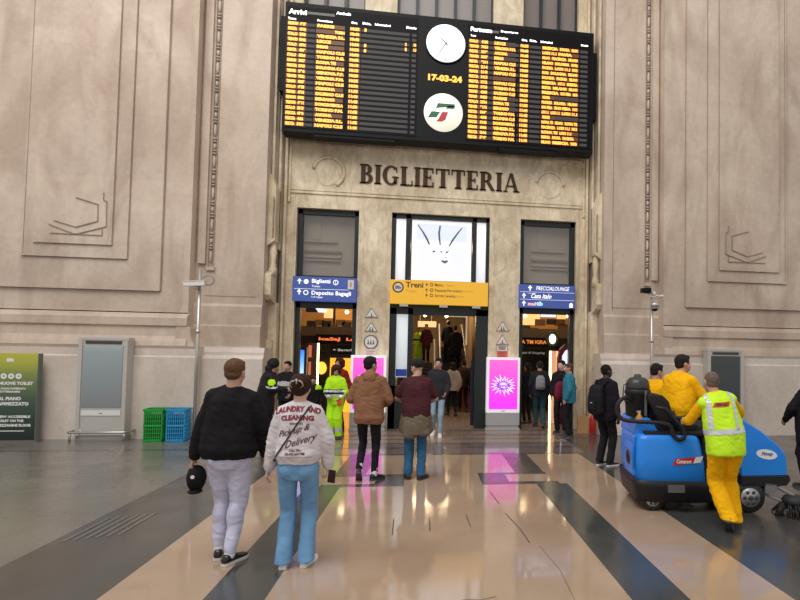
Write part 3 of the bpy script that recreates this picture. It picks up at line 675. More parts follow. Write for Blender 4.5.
for nm, panels in (('arrivals_panel', ((-3.38, -.42),)), ('departures_panel', ((.76, 3.82),))):
    for xa, xb in panels:
        rnd = random.Random(5 if xa < 0 else 9)
        bk = MB(); bk.box((xa - mx_, -.012, .1), (xb - mx_, 0, 2.93)); pn = bk.build(nm, [C('board_panel', (.006, .005, .006), .45, spec=.1)], t)
        dest_a = ['PARIGI', 'TORINO P.N.', 'VENEZIA S.L.', 'LECCE', 'BRIG', 'NAPOLI CLE', 'TORINO P.G.', 'ROMA TE', 'BOLOGNA C.LE', 'GENOVA P.P.', 'VERONA P.N.', 'NAPOLI CLE', 'CREMONA', 'SALERNO C.LE', 'BERGAMO', 'DOMODOSSOLA', 'TORINO P.N.', 'ANCONA', 'VENEZIA S.L.', 'NAPOLI C.LE']
        for i in range(20):
            sl_ = MB(); am = MB(); gl = MB(); z = 9.36 - i * .1226 - BZ0 - .045; h = .078; yy = -.016
            def W_(s_, x0, x1): text(am, s_, x0 - mx_, z + .002, h - .002, x1 - x0, yy, bold=.075)
            def GR(x0, x1): sl_.box((x0 - mx_, -.014, z), (x1 - mx_, -.012, z + h - .01))
            def BK(x0, x1): gl.box((x0 - mx_, -.0135, z - .008), (x1 - mx_, -.0125, z + h + .004))
            cat_ = rnd.choice(['FRECCIA', 'TRENORD', 'TRENORD', 'ITALO', 'REGION', 'FRECCIA'])
            num = str(rnd.randint(2000, 9999)) if rnd.random() < .7 else str(rnd.randint(100, 999))
            d = dest_a[(i * (1 if xa < 0 else 7) + (0 if xa < 0 else 3)) % 20]; hr = '%d:%02d' % (10 + i // 12, (35 + i * 5) % 60)
            if xa < 0:
                BK(-3.37, -2.93); BK(-2.74, -2.1); BK(-1.99, -1.74)
                W_(cat_, -3.35, -3.35 + rnd.uniform(.19, .22)); W_(num, -3.10, -2.96); GR(-2.92, -2.76)
                if i != 1: W_(d, -2.71, -2.71 + min(.62, .062 * len(d)))
                else: W_(d[:5], -2.32, -2.1)
                W_(hr, -1.97, -1.77); GR(-1.72, -.62); GR(-.56, -.46)
                if i in (0, 3, 4): W_('5', -1.66, -1.60)
                if i in (2, 3): W_(str(2 - i + 2), -.72, -.68); W_(str(8 + i), -.52, -.46)
            else:
                BK(.78, 1.26); BK(1.37, 1.92); BK(2.02, 2.25); BK(2.56, 3.5)
                W_(cat_, .80, .80 + rnd.uniform(.2, .23)); W_(num, 1.08, 1.24); GR(1.27, 1.36)
                if i != 7: W_(d, 1.40, 1.40 + min(.52, .05 * len(d) + .02)); GR(1.42 + .05 * len(d), 2.0)
                W_(hr, 2.04, 2.23); GR(2.27, 2.54)
                if i in (10, 14): W_(rnd.choice(['BOLOGNA', 'FIRENZE']), 2.60, 2.6 + rnd.uniform(.15, .25)); GR(2.9, 3.5)
                else:
                    x = 2.58
                    while x < 3.36:
                        e = min(3.47, x + rnd.uniform(.16, .42)); W_(rnd.choice(['BRESCIA', 'MILANO', 'LODI 11.1', 'BOLOGNA', 'ROMA TE', 'RHO FIERA', 'PIACENZA', 'PAVIA']), x, e); x = e + .05
                GR(3.53, 3.72)
            n0 = len(am.f); am.v += gl.v + sl_.v; k1 = len(am.v) - len(sl_.v); k0 = k1 - len(gl.v)
            am.f += [tuple(q + k0 for q in f_) for f_ in gl.f] + [tuple(q + k1 for q in f_) for f_ in sl_.f]; am.m += [1] * len(gl.f) + [2] * len(sl_.f); am.sm += [False] * (len(gl.f) + len(sl_.f))
            am.build('board_row', [AMB, AMB_D, SLAT], pn, fix=False)
        yy = -.016
        if xa < 0:
            HD = (('Arrivi', -3.35, 9.57, .12, .40), ('Arrivals', -2.3, 9.66, .07, .33), ('Treno', -3.36, 9.43, .06, .18), ('Provenienza', -2.71, 9.45, .05, .34), ('Ora', -1.96, 9.475, .055, .14), ('Rit.', -1.70, 9.485, .055, .2), ('Informazioni', -1.42, 9.49, .055, .36), ('Binario', -.70, 9.49, .06, .24))
        else:
            HD = (('Partenze', .82, 9.59, .11, .52), ('Departures', 1.55, 9.62, .065, .42), ('Treno', .82, 9.46, .05, .13), ('Destinazione', 1.42, 9.465, .055, .3), ('Ora', 2.06, 9.47, .055, .14), ('Rit.', 2.26, 9.475, .055, .18), ('Informazioni', 2.53, 9.475, .055, .3), ('Binario', 3.55, 9.49, .05, .18))
        for s_, x, z, h, w_ in HD: hd = MB(); text(hd, s_, x - mx_, z - BZ0, h, w_, yy, bold=.05); hd.build('heading', [WLED], pn, fix=False)
        st = MB()
        st.box(((-2.93 if xa < 0 else 1.36) - mx_, -.014, 9.60 - BZ0), ((-2.33 if xa < 0 else 1.5) - mx_, -.012, 9.66 - BZ0)); st.build('heading_strip', [C('strip_grey', (.12, .12, .10), .5)], pn, fix=False)
# clock
ck = thing('station_clock', 'round white clock in the middle of the black board', 'clock', (.235, BY, 8.76))
WCL = C('clock_face', (.93, .96, .98), .4, emit=(.9, .95, 1), es=.85)
b = MB(); b.tube([(0, -.03, .46), (0, 0, .46)], .465, 48); b.build('clock_face', [WCL], ck)
b = MB()
pts = [(.475 * math.cos(2 * PI * i / 40), -.02, .46 + .475 * math.sin(2 * PI * i / 40)) for i in range(40)]; b.tube(pts, .018, 8, closed=True); b.build('rim', [BLK], ck)
b = MB()
for i in range(12):
    a = R(30 * i); q0, q1 = .36, .42; n = Vector((-math.sin(a), math.cos(a))) * .008
    poly(b, [(q * math.cos(a) + e * n.x, .46 + q * math.sin(a) + e * n.y) for q, e in ((q0, -1), (q1, -1), (q1, 1), (q0, 1))], -.0315)
b.build('hour_marks', [C('mark_grey', (.35, .38, .4), .5)], ck, fix=False)
def hand_(name, ang, L, wd, yy):
    a = R(90 - ang); d = Vector((math.cos(a), math.sin(a))); n = Vector((-d.y, d.x)) * wd
    b = MB(); b.prism([(-.06 * d.x - n.x, .46 - .06 * d.y - n.y), (L * d.x - n.x * .5, .46 + L * d.y - n.y * .5), (L * d.x + n.x * .5, .46 + L * d.y + n.y * .5), (-.06 * d.x + n.x, .46 - .06 * d.y + n.y)], yy - .003, yy)
    b.build(name, [C('hand_grey', (.12, .13, .14), .4)], ck)
hand_('hour_hand', 316, .22, .016, -.034); hand_('minute_hand', 211, .36, .011, -.038)
# date and logo
b = MB(); text(b, '17-03-24', .235, 8.30, .16, .80, BY - .014, 'c', bold=.05); tag(b.build('date_display', [AMB], fix=False), 'orange date 17-03-24 between the clock and the round logo', 'display')
lg = thing('railway_emblem', 'round cream emblem with green and red ribbon monogram under the clock', 'sign', (.21, BY, 7.09))
b = MB(); b.tube([(0, -.025, .46), (0, 0, .46)], .458, 44); b.build('disc', [C('emblem_cream', (.92, .89, .74), .4, emit=(.95, .92, .78), es=.6)], lg)
def PXL(L): return [((x - 128) / 96 * .458, .46 - (y - 464) / 93 * .458) for x, y in L]
b = MB()
for L in (((100, 420), (186, 420), (176, 436), (140, 438), (104, 443), (90, 447)), ((150, 430), (188, 428), (180, 443), (140, 445)), ((70, 462), (112, 462), (95, 490), (52, 494)), ): poly(b, PXL(L), -.0265)
b.build('green_ribbon', [C('ribbon_green', (.01, .12, .05), .4)], lg, fix=False)
b = MB(); poly(b, PXL(((122, 462), (152, 460), (138, 500), (120, 510), (92, 510), (104, 498))), -.0265); b.build('red_ribbon', [C('ribbon_red', (.55, .015, .03), .4)], lg, fix=False)
# ================================================================ people
def remesh(mb, vox, smooth=3, fac=.5, fold=0, fscale=9, seed=0, stretch=.5):
    me = mb.mesh(fix=True)
    o = bpy.data.objects.new('tmp', me)
    r = o.modifiers.new('r', 'REMESH'); r.mode = 'VOXEL'; r.voxel_size = vox; r.use_smooth_shade = True
    if smooth: s = o.modifiers.new('s', 'SMOOTH'); s.factor = fac; s.iterations = smooth
    n = evaluated(o); bpy.data.meshes.remove(me); n.materials.clear()
    if fold:
        of = Vector((seed * 3.1, seed * 1.7, seed * .9))
        N = len(n.vertices); co = [0.0] * (3 * N); no = [0.0] * (3 * N)
        n.vertices.foreach_get('co', co); n.vertices.foreach_get('normal', no)
        for i in range(0, 3 * N, 3):
            x, y, z = co[i], co[i + 1], co[i + 2]
            d = noise.noise(Vector((x * fscale, y * fscale, z * fscale * stretch)) + of) * .65 + (.5 - abs(noise.noise(Vector((x * fscale * 1.3, y * fscale * 1.3, z * fscale * 2.1 + x * 6)) + of))) * .55
            d *= fold; co[i] = x + no[i] * d; co[i + 1] = y + no[i + 1] * d; co[i + 2] = z + no[i + 2] * d
        n.vertices.foreach_set('co', co)
    n.polygons.foreach_set('use_smooth', [True] * len(n.polygons)); n.update()
    return n
def fabric(name, col, rough=.85, amt=.10, sc=18, bump=.25, bs=90, **k): return C(name, col, rough, noise_amt=amt, noise_scale=sc, bump=bump, bump_scale=bs, spec=.15, **k)
def ik(a, c, l1, l2, pole):
    a = Vector(a); c = Vector(c); d = c - a; L = d.length
    if L > (l1 + l2) * .999: c = a + d * ((l1 + l2) * .999 / L); d = c - a; L = d.length
    x = (l1 * l1 - l2 * l2 + L * L) / (2 * L); hgt = math.sqrt(max(l1 * l1 - x * x, 0)); u = d / L
    p = Vector(pole); p = (p - u * p.dot(u))
    if p.length < 1e-4: p = u.orthogonal()
    return a + u * x + p.normalized() * hgt, c

class Person:
    def __init__(s, label, loc, rz=0, H=1.75, w=1.0, lean=0, side=0, twist=0, ph=None, pxy=(0, 0), feet=None, hands=None, look=(0, 0), skin=(.55, .32, .22), vox=.010, cvox=.012, seat=False, hip=1.0, group=None, ptilt=0):
        s.t = thing('person', label, 'person', loc, rz, group); s.k = k = H / 1.78; s.w = w; s.vox = vox; s.cvox = cvox; s.seed = len(label) * .7; s.hip = hip
        s.pz = (ph if ph is not None else .95) * k
        # spine: integrated curve from the pelvis
        s.sp = []; p = Vector((pxy[0], pxy[1], s.pz)); s.base = p.copy()
        dh = .03 * k; h = -.18 * k; q = p + Vector((0, -math.sin(R(ptilt)) * .18 * k, -.18 * k * math.cos(R(ptilt))))
        while h < .62 * k:
            f = min(1, max(0, (h / k + .05) / .28)); a = R(ptilt + (lean - ptilt) * f); b_ = R(side * f); tw = R(twist * f)
            M = Matrix.Rotation(tw, 3, 'Z') @ Matrix.Rotation(-a, 3, 'X') @ Matrix.Rotation(b_, 3, 'Y')
            s.sp.append((h, q.copy(), M)); q = q + M @ Vector((0, 0, dh)); h += dh
        s.skin = C('skin_%d' % round(sum(skin) * 1000), skin, .55, noise_amt=.06, noise_scale=12)
        hd = [None, None]; s.hcurl = [.5, .5]
        sh = [s.tp(sg * .160 * w, -.005, .458) for sg in (-1, 1)]; s.sh = sh
        s.elb = []; s.wr = []; s.hdir = []
        for i, sg in enumerate((-1, 1)):
            hh = (hands or [{}, {}])[i]
            tgt = hh.get('to', (sg * (.245 + .05 * (w - 1)), .03, .91)); tgt = Vector(tgt) * k if not hh.get('abs') else Vector(tgt)
            pole = hh.get('pole', (sg * .5, -1, 0)); e, wv = ik(sh[i], tgt, .285 * k, .25 * k, pole)
            s.elb.append(e); s.wr.append(wv); s.hdir.append(hh.get('dir')); s.hcurl[i] = hh.get('curl', .5)
        s.hip_ = [s.tp(sg * .092 * hip, 0, -.04) for sg in (-1, 1)]
        s.knee = []; s.ank = []; s.foot = []
        for i, sg in enumerate((-1, 1)):
            ff = (feet or [(-.1, 0), (.1, 0)])[i]
            d = dict(x=ff[0], y=ff[1]) if isinstance(ff, tuple) else ff
            yaw = d.get('yaw', -sg * 8); pit = d.get('pitch', 0); z = d.get('z', 0)
            Mf = Matrix.Translation((d['x'] * k, d['y'] * k, z * k)) @ Matrix.Rotation(R(yaw), 4, 'Z') @ Matrix.Translation((0, .13 * k, 0)) @ Matrix.Rotation(R(-pit), 4, 'X') @ Matrix.Translation((0, -.13 * k, 0))
            an = Mf @ Vector((0, -.01, .085)) * 1; an = Mf @ Vector((0, -.01 * k, .085 * k))
            kn, an2 = ik(s.hip_[i], an, .43 * k, .42 * k, d.get('pole', (0, 1, 0)))
            s.knee.append(kn); s.ank.append(an2); s.foot.append(Mf)
        # head frame
        nk = s.tp(0, -.005, .555); s.nk = nk; M = s.frame(.5)
        s.HM = Matrix.Translation(nk + M @ Vector((0, .012 * k, .122 * k))) @ (Matrix.Rotation(R(look[0]), 4, 'Z') @ Matrix.Rotation(R(look[1]), 4, 'X')) @ Matrix.Scale(k * 1.03, 4)
    def frame(s, h):
        h *= s.k
        return min(s.sp, key=lambda a: abs(a[0] - h))[2]
    def tp(s, x, y, h):
        k = s.k; hh = h * k
        for i in range(len(s.sp) - 1):
            if s.sp[i + 1][0] >= hh: break
        a, b = s.sp[i], s.sp[i + 1]; f = (hh - a[0]) / (b[0] - a[0])
        return a[1].lerp(b[1], f) + (a[2] @ Vector((x * k, y * k, 0)))
    def rings(s, prof, ow=0, n=None):
        out = []
        for h, wx, wy, yo in prof:
            M = s.frame(h); out.append((s.tp(0, yo, h), M @ Vector(((wx * s.w + ow) * s.k, 0, 0)), M @ Vector((0, (wy * (1 + (s.w - 1) * .8) + ow) * s.k, 0))))
        return out
    def hand(s, mb, i):
        k = s.k * .97; sg = (-1, 1)[i]; w = s.wr[i]; e = s.elb[i]
        d = Vector(s.hdir[i]).normalized() if s.hdir[i] else (w - e).normalized()
        inw = Vector((-sg, 0.15, 0)); inw = (inw - d * inw.dot(d)).normalized()      # palm faces inwards
        fw = d.cross(inw) * (-sg); fw.normalize()
        if fw.dot(Vector((0, 1, 0))) < 0: fw = -fw                                   # thumb side
        c = s.hcurl[i]; P = w + d * .045 * k
        for q in (-.026, -.009, .009, .026): mb.rcone(w + d * .01 * k + fw * q * .75 * k, .016 * k, w + d * .088 * k + fw * q * k, .0125 * k, 8)
        for q, L in ((.030, .070), (.0105, .078), (-.0105, .073), (-.030, .058)):
            p = w + d * .088 * k + fw * q * k; a = 0; dd = d
            for seg, (fr, rr) in enumerate(((.45, .0092), (.32, .0084), (.23, .0072))):
                a += c * (38, 50, 30)[seg]; dd = d * math.cos(R(a)) + inw * math.sin(R(a)); q2 = p + dd * L * fr * k
                mb.rcone(p, rr * k * 1.05, q2, rr * k, 8); p = q2
        p = w + d * .025 * k + fw * .024 * k; t1 = p + (fw * .6 + d * .75 + inw * .25).normalized() * .038 * k; t2 = t1 + (fw * .25 + d * .9 + inw * .35).normalized() * .032 * k
        mb.rcone(p, .014 * k, t1, .0115 * k, 8); mb.rcone(t1, .0115 * k, t2, .009 * k, 8)
        return w + d * .085 * k + inw * .03 * k
    def body(s, male=True):
        mb = MB(); k = s.k
        mb.loft(s.rings([(-.14, .10, .085, 0), (-.06, .15 * s.hip, .10, -.005), (.0, .158 * s.hip, .105, -.008), (.13, .125, .088, 0), (.25, .138, .098, .004), (.36, .152, .108, .006), (.45, .14, .092, 0), (.51, .085, .065, -.005), (.56, .052, .054, 0)]))
        for i in (0, 1):
            mb.rcone(s.tp((-.03, .03)[i], -.01, .53), .045 * k, s.sh[i], .046 * k)
            mb.rcone(s.sh[i], .048 * k, s.elb[i], .037 * k); mb.rcone(s.elb[i], .037 * k, s.wr[i], .026 * k)
            mb.rcone(s.wr[i] - (s.wr[i] - s.elb[i]).normalized() * .02 * k, .027 * k, s.wr[i] + (Vector(s.hdir[i]).normalized() if s.hdir[i] else (s.wr[i] - s.elb[i]).normalized()) * .03 * k, .022 * k, 8)
            s.hand(mb, i)
            mb.rcone(s.hip_[i], .07 * k, s.knee[i], .034 * k); mb.rcone(s.knee[i], .034 * k, s.ank[i], .028 * k)
            cf = s.knee[i].lerp(s.ank[i], .3) + Vector((0, -.018, 0)) * k; mb.ell(cf, (.038 * k, .040 * k, .09 * k))
            f = s.foot[i]; mb.rcone(f @ Vector((0, -.02, .05)) if 0 else f @ (Vector((0, -.025, .045)) * k), .032 * k, f @ (Vector((0, .13, .03)) * k), .026 * k)
        # head
        H = s.HM
        def E(c, r): mb.ell(c, r, H)
        def T(p, r1, q, r2): mb.rcone(H @ Vector(p), r1 * k, H @ Vector(q), r2 * k, 10)
        mb.rcone(s.tp(0, -.008, .50), .062 * k, H @ Vector((0, -.02, -.05)), .054 * k)
        E((0, -.012, .03), (.074, .095, .087)); E((0, .018, -.03), (.062, .072, .075)); E((0, .04, -.078), (.040, .042, .034)); E((0, .056, .028), (.055, .034, .038))
        E((-.036, .058, -.03), (.024, .022, .022)); E((.036, .058, -.03), (.024, .022, .022))
        T((0, .088, .012), .008, (0, .106, -.03), .0125); E((-.012, .098, -.034), (.009, .009, .007)); E((.012, .098, -.034), (.009, .009, .007))
        E((0, .086, -.062), (.022, .008, .007)); E((0, .084, -.073), (.019, .008, .006)); E((0, .082, .017), (.046, .01, .007))
        for sg in (-1, 1): E((sg * .076, -.008, -.008), (.009, .019, .032)); E((sg * .079, -.012, .006), (.01, .02, .016))
        b = link('body', remesh(mb, s.vox, 2, .45), [s.skin], s.t)
        for sg in (-1, 1):
            e = MB(); e.ell((sg * .031, .076, .003), (.0125, .0125, .009), H, 0, 10, 6); e.ell((sg * .031, .0865, .003), (.0055, .004, .0055), H, 1, 8, 5)
            e.build('eye', [C('eye_white', (.75, .72, .7), .2), C('iris', (.03, .02, .015), .2)], s.t)
        e = MB(); e.ell((0, .0925, -.066), (.021, .004, .006), H, 0, 10, 5); e.build('mouth', [C('lips_%d' % round(sum(s.skin.node_tree.nodes['Principled BSDF'].inputs[0].default_value[:3]) * 1000), (.34, .12, .10), .5)], s.t)
        return s
    def hair(s, style, col, rough=.6):
        mb = MB(); H = s.HM
        def E(c, r): mb.ell(c, r, H)
        name = 'hair'; fold = .004; m = C('hair_%s_%d' % (style, round(sum(col) * 3000)), col, rough, noise_amt=.35, noise_scale=60, bump=.6, bump_scale=160, spec=.2)
        if style == 'short': E((0, -.02, .042), (.082, .097, .088)); E((0, .03, .085), (.062, .05, .035)); E((0, -.05, -.012), (.068, .056, .052))
        elif style == 'quiff': E((0, -.02, .045), (.083, .098, .092)); E((0, .035, .098), (.058, .052, .04)); E((0, -.048, -.01), (.068, .056, .05))
        elif style == 'crop': E((0, -.02, .036), (.079, .096, .088)); E((0, -.045, -.012), (.068, .056, .05)); fold = .001
        elif style == 'balding': E((0, -.033, .012), (.082, .086, .072)); E((0, -.012, .034), (.079, .09, .084)); E((0, -.05, -.025), (.066, .05, .045)); fold = .002
        elif style == 'shaved': E((0, -.022, .032), (.0765, .094, .087)); E((0, -.045, -.015), (.067, .054, .05)); fold = 0
        elif style == 'updo': E((0, -.022, .042), (.095, .106, .100)); E((0, -.06, -.01), (.07, .058, .055)); E((0, -.105, .03), (.05, .035, .055)); E((.02, -.1, .06), (.045, .035, .035)); fold = .008
        elif style == 'curly': E((0, -.03, .035), (.115, .11, .105)); E((-.06, -.02, -.03), (.055, .07, .075)); E((.06, -.02, -.03), (.055, .07, .075)); E((0, .025, .1), (.07, .05, .035)); fold = .022
        elif style == 'long': E((0, -.022, .04), (.09, .104, .095)); E((0, -.07, -.08), (.085, .05, .13)); fold = .008
        elif style == 'beanie': name = 'knitted_hat'; E((0, -.018, .055), (.09, .104, .092)); E((0, -.03, .02), (.088, .098, .05)); fold = .004
        elif style == 'cap': name = 'cap'; E((0, -.02, .05), (.088, .102, .085)); mb.rcone(H @ Vector((-.03, .08, .05)), .012 * s.k, H @ Vector((-.03, .15, .042)), .008 * s.k); mb.rcone(H @ Vector((.03, .08, .05)), .012 * s.k, H @ Vector((.03, .15, .042)), .008 * s.k); mb.rcone(H @ Vector((0, .08, .052)), .014 * s.k, H @ Vector((0, .16, .044)), .009 * s.k); E((0, .11, .048), (.06, .05, .008)); fold = 0
        elif style == 'hood': name = 'hood'; E((0, -.03, .03), (.105, .115, .115)); E((0, -.05, -.09), (.09, .08, .08)); fold = .006
        link(name, remesh(mb, min(s.vox, .009), 2, .5, fold, 22, s.seed, 1), [m], s.t); return s
    def top(s, name, m, hem=-.10, slim=0, sleeve='long', loose=.022, boxy=.5, fold=.012, collar=0, cuff=.0, hemw=None, open_cuff=.031):
        mb = MB(); k = s.k; o = loose
        hw = hemw or .168
        pr = [(hem, hw * max(1, s.hip * .97), .118, 0), (hem + .05, hw + .006, .122, 0), (.10, .135 + .04 * boxy, .10 + .02 * boxy, 0), (.24, .150 + .025 * boxy, .112, .003), (.36, .158, .116, .004), (.44, .147, .102, -.002), (.495, .098, .078, -.006), (.53, .066, .064, -.004), (.552 + collar, .056, .056, 0)]
        mb.loft(s.rings(pr, o * .8))
        for i in (0, 1):
            mb.rcone(s.tp((-.035, .035)[i], -.01, .515), .045 * k + o * .35, s.sh[i], .052 * k + o * .4)
            if sleeve == 'none': continue
            r0 = .053 * k + o * .42; r1 = .043 * k + o * .62; r2 = open_cuff * k + o * .42
            if sleeve == 'short':
                e = s.sh[i].lerp(s.elb[i], .72); mb.rcone(s.sh[i], r0, e, r1 * 1.05); continue
            w = s.elb[i].lerp(s.wr[i], .96)
            mb.rcone(s.sh[i], r0, s.elb[i], r1); mb.rcone(s.elb[i], r1, w, r2)
            if cuff: mb.rcone(s.elb[i].lerp(s.wr[i], .72), r2 + cuff, s.elb[i].lerp(s.wr[i], .86), r2 + cuff)
        if cuff: mb.loft(s.rings([(hem + .04, hw + .004, .12, 0), (hem + .08, hw + .014, .13, 0), (hem + .12, hw + .008, .122, 0)], o * .9 + cuff * .7))
        me = remesh(mb, s.cvox, 4, .5, fold * 1.6, 10, s.seed)
        s.topo = link(name, me, [m], s.t); return s
    def hoodlump(s, m):
        mb = MB(); k = s.k
        for a in range(-110, 111, 22):
            x = math.sin(R(a)) * .085; y = -math.cos(R(a)) * .075 - .01
            mb.ell(s.tp(x, y, .53 + .015 * math.cos(R(a))), (.045 * k, .04 * k, .04 * k))
        mb.ell(s.tp(0, -.11, .49), (.09 * k, .045 * k, .07 * k)); link('hood', remesh(mb, s.cvox, 4, .5, .01, 14, s.seed), [m], s.t); return s
    def pants(s, name, m, style='straight', fold=.010, top=.07, short=0):
        mb = MB(); k = s.k; hp = s.hip
        r0, r1, r2 = {'slim': (.088, .060, .044), 'jogger': (.098, .072, .050), 'straight': (.093, .070, .062), 'flare': (.096, .072, .082), 'baggy': (.103, .085, .085)}[style]
        mb.loft(s.rings([(-.15, .12 * hp, .10, -.005), (-.07, .160 * hp, .112, -.012), (0, .162 * hp, .115, -.014), (top, .145 * hp, .10, 0)], .008))
        for i in (0, 1):
            if hp > 0: mb.ell(s.tp((-.07, .07)[i] * hp, -.045, -.06), (.085 * k, .085 * k, .095 * k))
            an = s.knee[i].lerp(s.ank[i], 1.04 if style in ('flare', 'straight', 'baggy') else .93)
            mb.rcone(s.hip_[i], r0 * k * (1 + (s.w - 1) * .5), s.knee[i], r1 * k)
            if style == 'flare': mb.rcone(s.knee[i], r1 * k, s.knee[i].lerp(an, .45), r1 * k); mb.loft([(s.knee[i], (r1 * k, 0, 0), (0, r1 * k, 0)), (s.knee[i].lerp(an, .5), (r1 * .98 * k, 0, 0), (0, r1 * k, 0)), (s.knee[i].lerp(an, 1.05), (r2 * .92 * k, 0, 0), (0, r2 * 1.1 * k, 0))])
            elif style in ('straight', 'baggy'): mb.loft([(s.knee[i].lerp(s.hip_[i], .06), (r1 * k, 0, 0), (0, r1 * k, 0)), (s.knee[i].lerp(an, .5), ((r1 + r2) / 2 * k, 0, 0), (0, (r1 + r2) / 2 * k, 0)), (an, (r2 * k, 0, 0), (0, r2 * 1.05 * k, 0))]); 
            else:
                mb.rcone(s.knee[i], r1 * k, an, r2 * k); mb.ell(s.knee[i].lerp(an, .3) + Vector((0, -.012 * k, 0)), ((r1 - .004) * k, (r1 + .002) * k, .13 * k))
        s.pan = link(name, remesh(mb, s.cvox, 3, .5, fold * 1.5, 9, s.seed + 2, .8), [m], s.t); return s
    def shoes(s, col, sole=(.8, .8, .8), kind='shoe', rough=.5, sock=None):
        k = s.k
        for i in (0, 1):
            M = s.foot[i] @ Matrix.Scale(k, 4)
            mb = MB(); rg = []
            for y, wx, zt in ((-.078, .022, .06), (-.068, .032, .085), (-.04, .036, .098), (0, .036, .10), (.04, .038, .085), (.085, .043, .066), (.13, .046, .056), (.165, .04, .048), (.19, .022, .036)):
                z0 = .018; rg.append((M @ Vector((0, y, (z0 + zt) / 2)), (M.to_3x3() @ Vector((wx, 0, 0))), (M.to_3x3() @ Vector((0, 0, (zt - z0) / 2)))))
            mb.loft(rg, 16, 2.6); me = mb.mesh(); o = link(kind, me, [C('%s_%d' % (kind, round(col[0] * 900 + col[1] * 90 + col[2] * 9)), col, rough)], s.t)
            mb = MB(); pts = []
            out = ((-.08, .02), (-.07, .033), (-.03, .037), (.03, .038), (.09, .045), (.135, .048), (.17, .042), (.195, .022))
            P2 = [(w_, y) for y, w_ in out] + [(-w_, y) for y, w_ in reversed(out)]
            mb.prism(P2, 0.0, .026, 0, M, 'z'); mb.build('sole', [C('sole_%d' % round(sum(sole) * 300), sole, .6)], o, bevel=.004)
            if sock:
                mb = MB(); mb.rcone(s.ank[i] + Vector((0, 0, -.01)), .043 * k, s.ank[i] + (s.knee[i] - s.ank[i]).normalized() * .08 * k, .045 * k); mb.build('sock', [C('sock', sock, .9)], s.t)
        return s
    def band(s, src, pred, name, m, off=.004):
        """a strip sewn onto a garment: the faces of src that satisfy pred, lifted off the cloth"""
        me = src.data; mb = MB(); idx = {}
        nv = []
        for p in me.polygons:
            if pred(p.center):
                f = []
                for v in p.vertices:
                    if v not in idx: idx[v] = len(nv); nv.append(me.vertices[v].co + me.vertices[v].normal * off)
                    f.append(idx[v])
                mb.f.append(tuple(f)); mb.m.append(0); mb.sm.append(True)
        mb.v = [tuple(v) for v in nv]
        if nv: mb.build(name, [m], src, fix=False)
    def print_(s, src, geo, name, m, front=False, off=.004, wrap=None):
        """lettering projected on the back (or front) of a garment"""
        bm = bmesh.new(); bm.from_mesh(src.data); bv = BVHTree.FromBMesh(bm)
        mb = MB(); mb.f = list(geo.f); mb.m = list(geo.m); mb.sm = list(geo.sm); ok = True
        for v in geo.v:
            d = -1 if front else 1
            hit = bv.ray_cast(Vector((v[0], -d * 1.5, v[2])), Vector((0, d, 0)))
            y = hit[0].y if hit[0] else (mb.v[-1][1] + d * off if mb.v else 0)
            mb.v.append((v[0], y - d * off, v[2]))
        bm.free(); return mb.build(name, [m] if not isinstance(m, list) else m, src, fix=False)
def refine(mb, L=.03):
    me = mb.mesh(fix=False); bm = bmesh.new(); bm.from_mesh(me)
    bmesh.ops.triangulate(bm, faces=bm.faces)
    for _ in range(2):
        es = [e for e in bm.edges if e.calc_length() > L]
        if not es: break
        bmesh.ops.subdivide_edges(bm, edges=es, cuts=1); bmesh.ops.triangulate(bm, faces=[f for f in bm.faces if len(f.verts) > 3])
    o = MB(); o.v = [tuple(v.co) for v in bm.verts]; bm.verts.index_update(); o.f = [tuple(v.index for v in f.verts) for f in bm.faces]; o.m = [f.material_index for f in bm.faces]; o.sm = [False] * len(o.f)
    bm.free(); return o
# ---- the two people in front
SK = (.56, .33, .235)
p1 = Person('man in black sweatshirt and pale lilac joggers walking away, carrying a black cap', (-1.735, 5.12, 0), R(-2), 1.80, 1.03, lean=2, side=2,
            feet=[dict(x=-.075, y=.06, yaw=10), dict(x=.07, y=-.08, yaw=-22)], hands=[dict(to=(-.31, .03, .86), pole=(-.9, -.5, 0), curl=.9), dict(to=(.27, .12, .90), pole=(.9, -.5, 0))], look=(-6, -4), skin=SK, vox=.008, cvox=.011)
p1.body().hair('short', (.13, .065, .03))
p1.top('sweatshirt', fabric('black_sweat', (.012, .011, .013)), hem=-.06, loose=.040, boxy=1.35, fold=.013, cuff=.004, hemw=.178)
p1.pants('joggers', fabric('lilac_jog', (.58, .58, .75), amt=.05), 'jogger', fold=.014); p1.shoes((.012, .012, .014), (.62, .6, .56), 'shoe', .15, sock=(.78, .78, .8))
w_ = p1.wr[0]; hp = p1.t.matrix_basis @ Vector(w_)
cp = thing('cap', 'black cap held upside down in the left hand of the man in lilac joggers', 'cap', tuple(hp + Vector((.015, .02, -.20))), R(10))
b = MB(); b.ell((0, 0, 0), (.075, .10, .115)); me = remesh(b, .008, 2, .5, .012, 14, 2); link('crown', me, [fabric('cap_black', (.012, .011, .012))], cp)
b = MB(); b.ell((.0, -.03, -.11), (.06, .075, .02)); b.build('peak', [fabric('cap_black', (.012, .011, .012))], cp)
b = MB(); disc(b, -.01, .03, .016, -.104); b.build('badge', [C('badge_white', (.8, .8, .8), .5)], cp, fix=False)

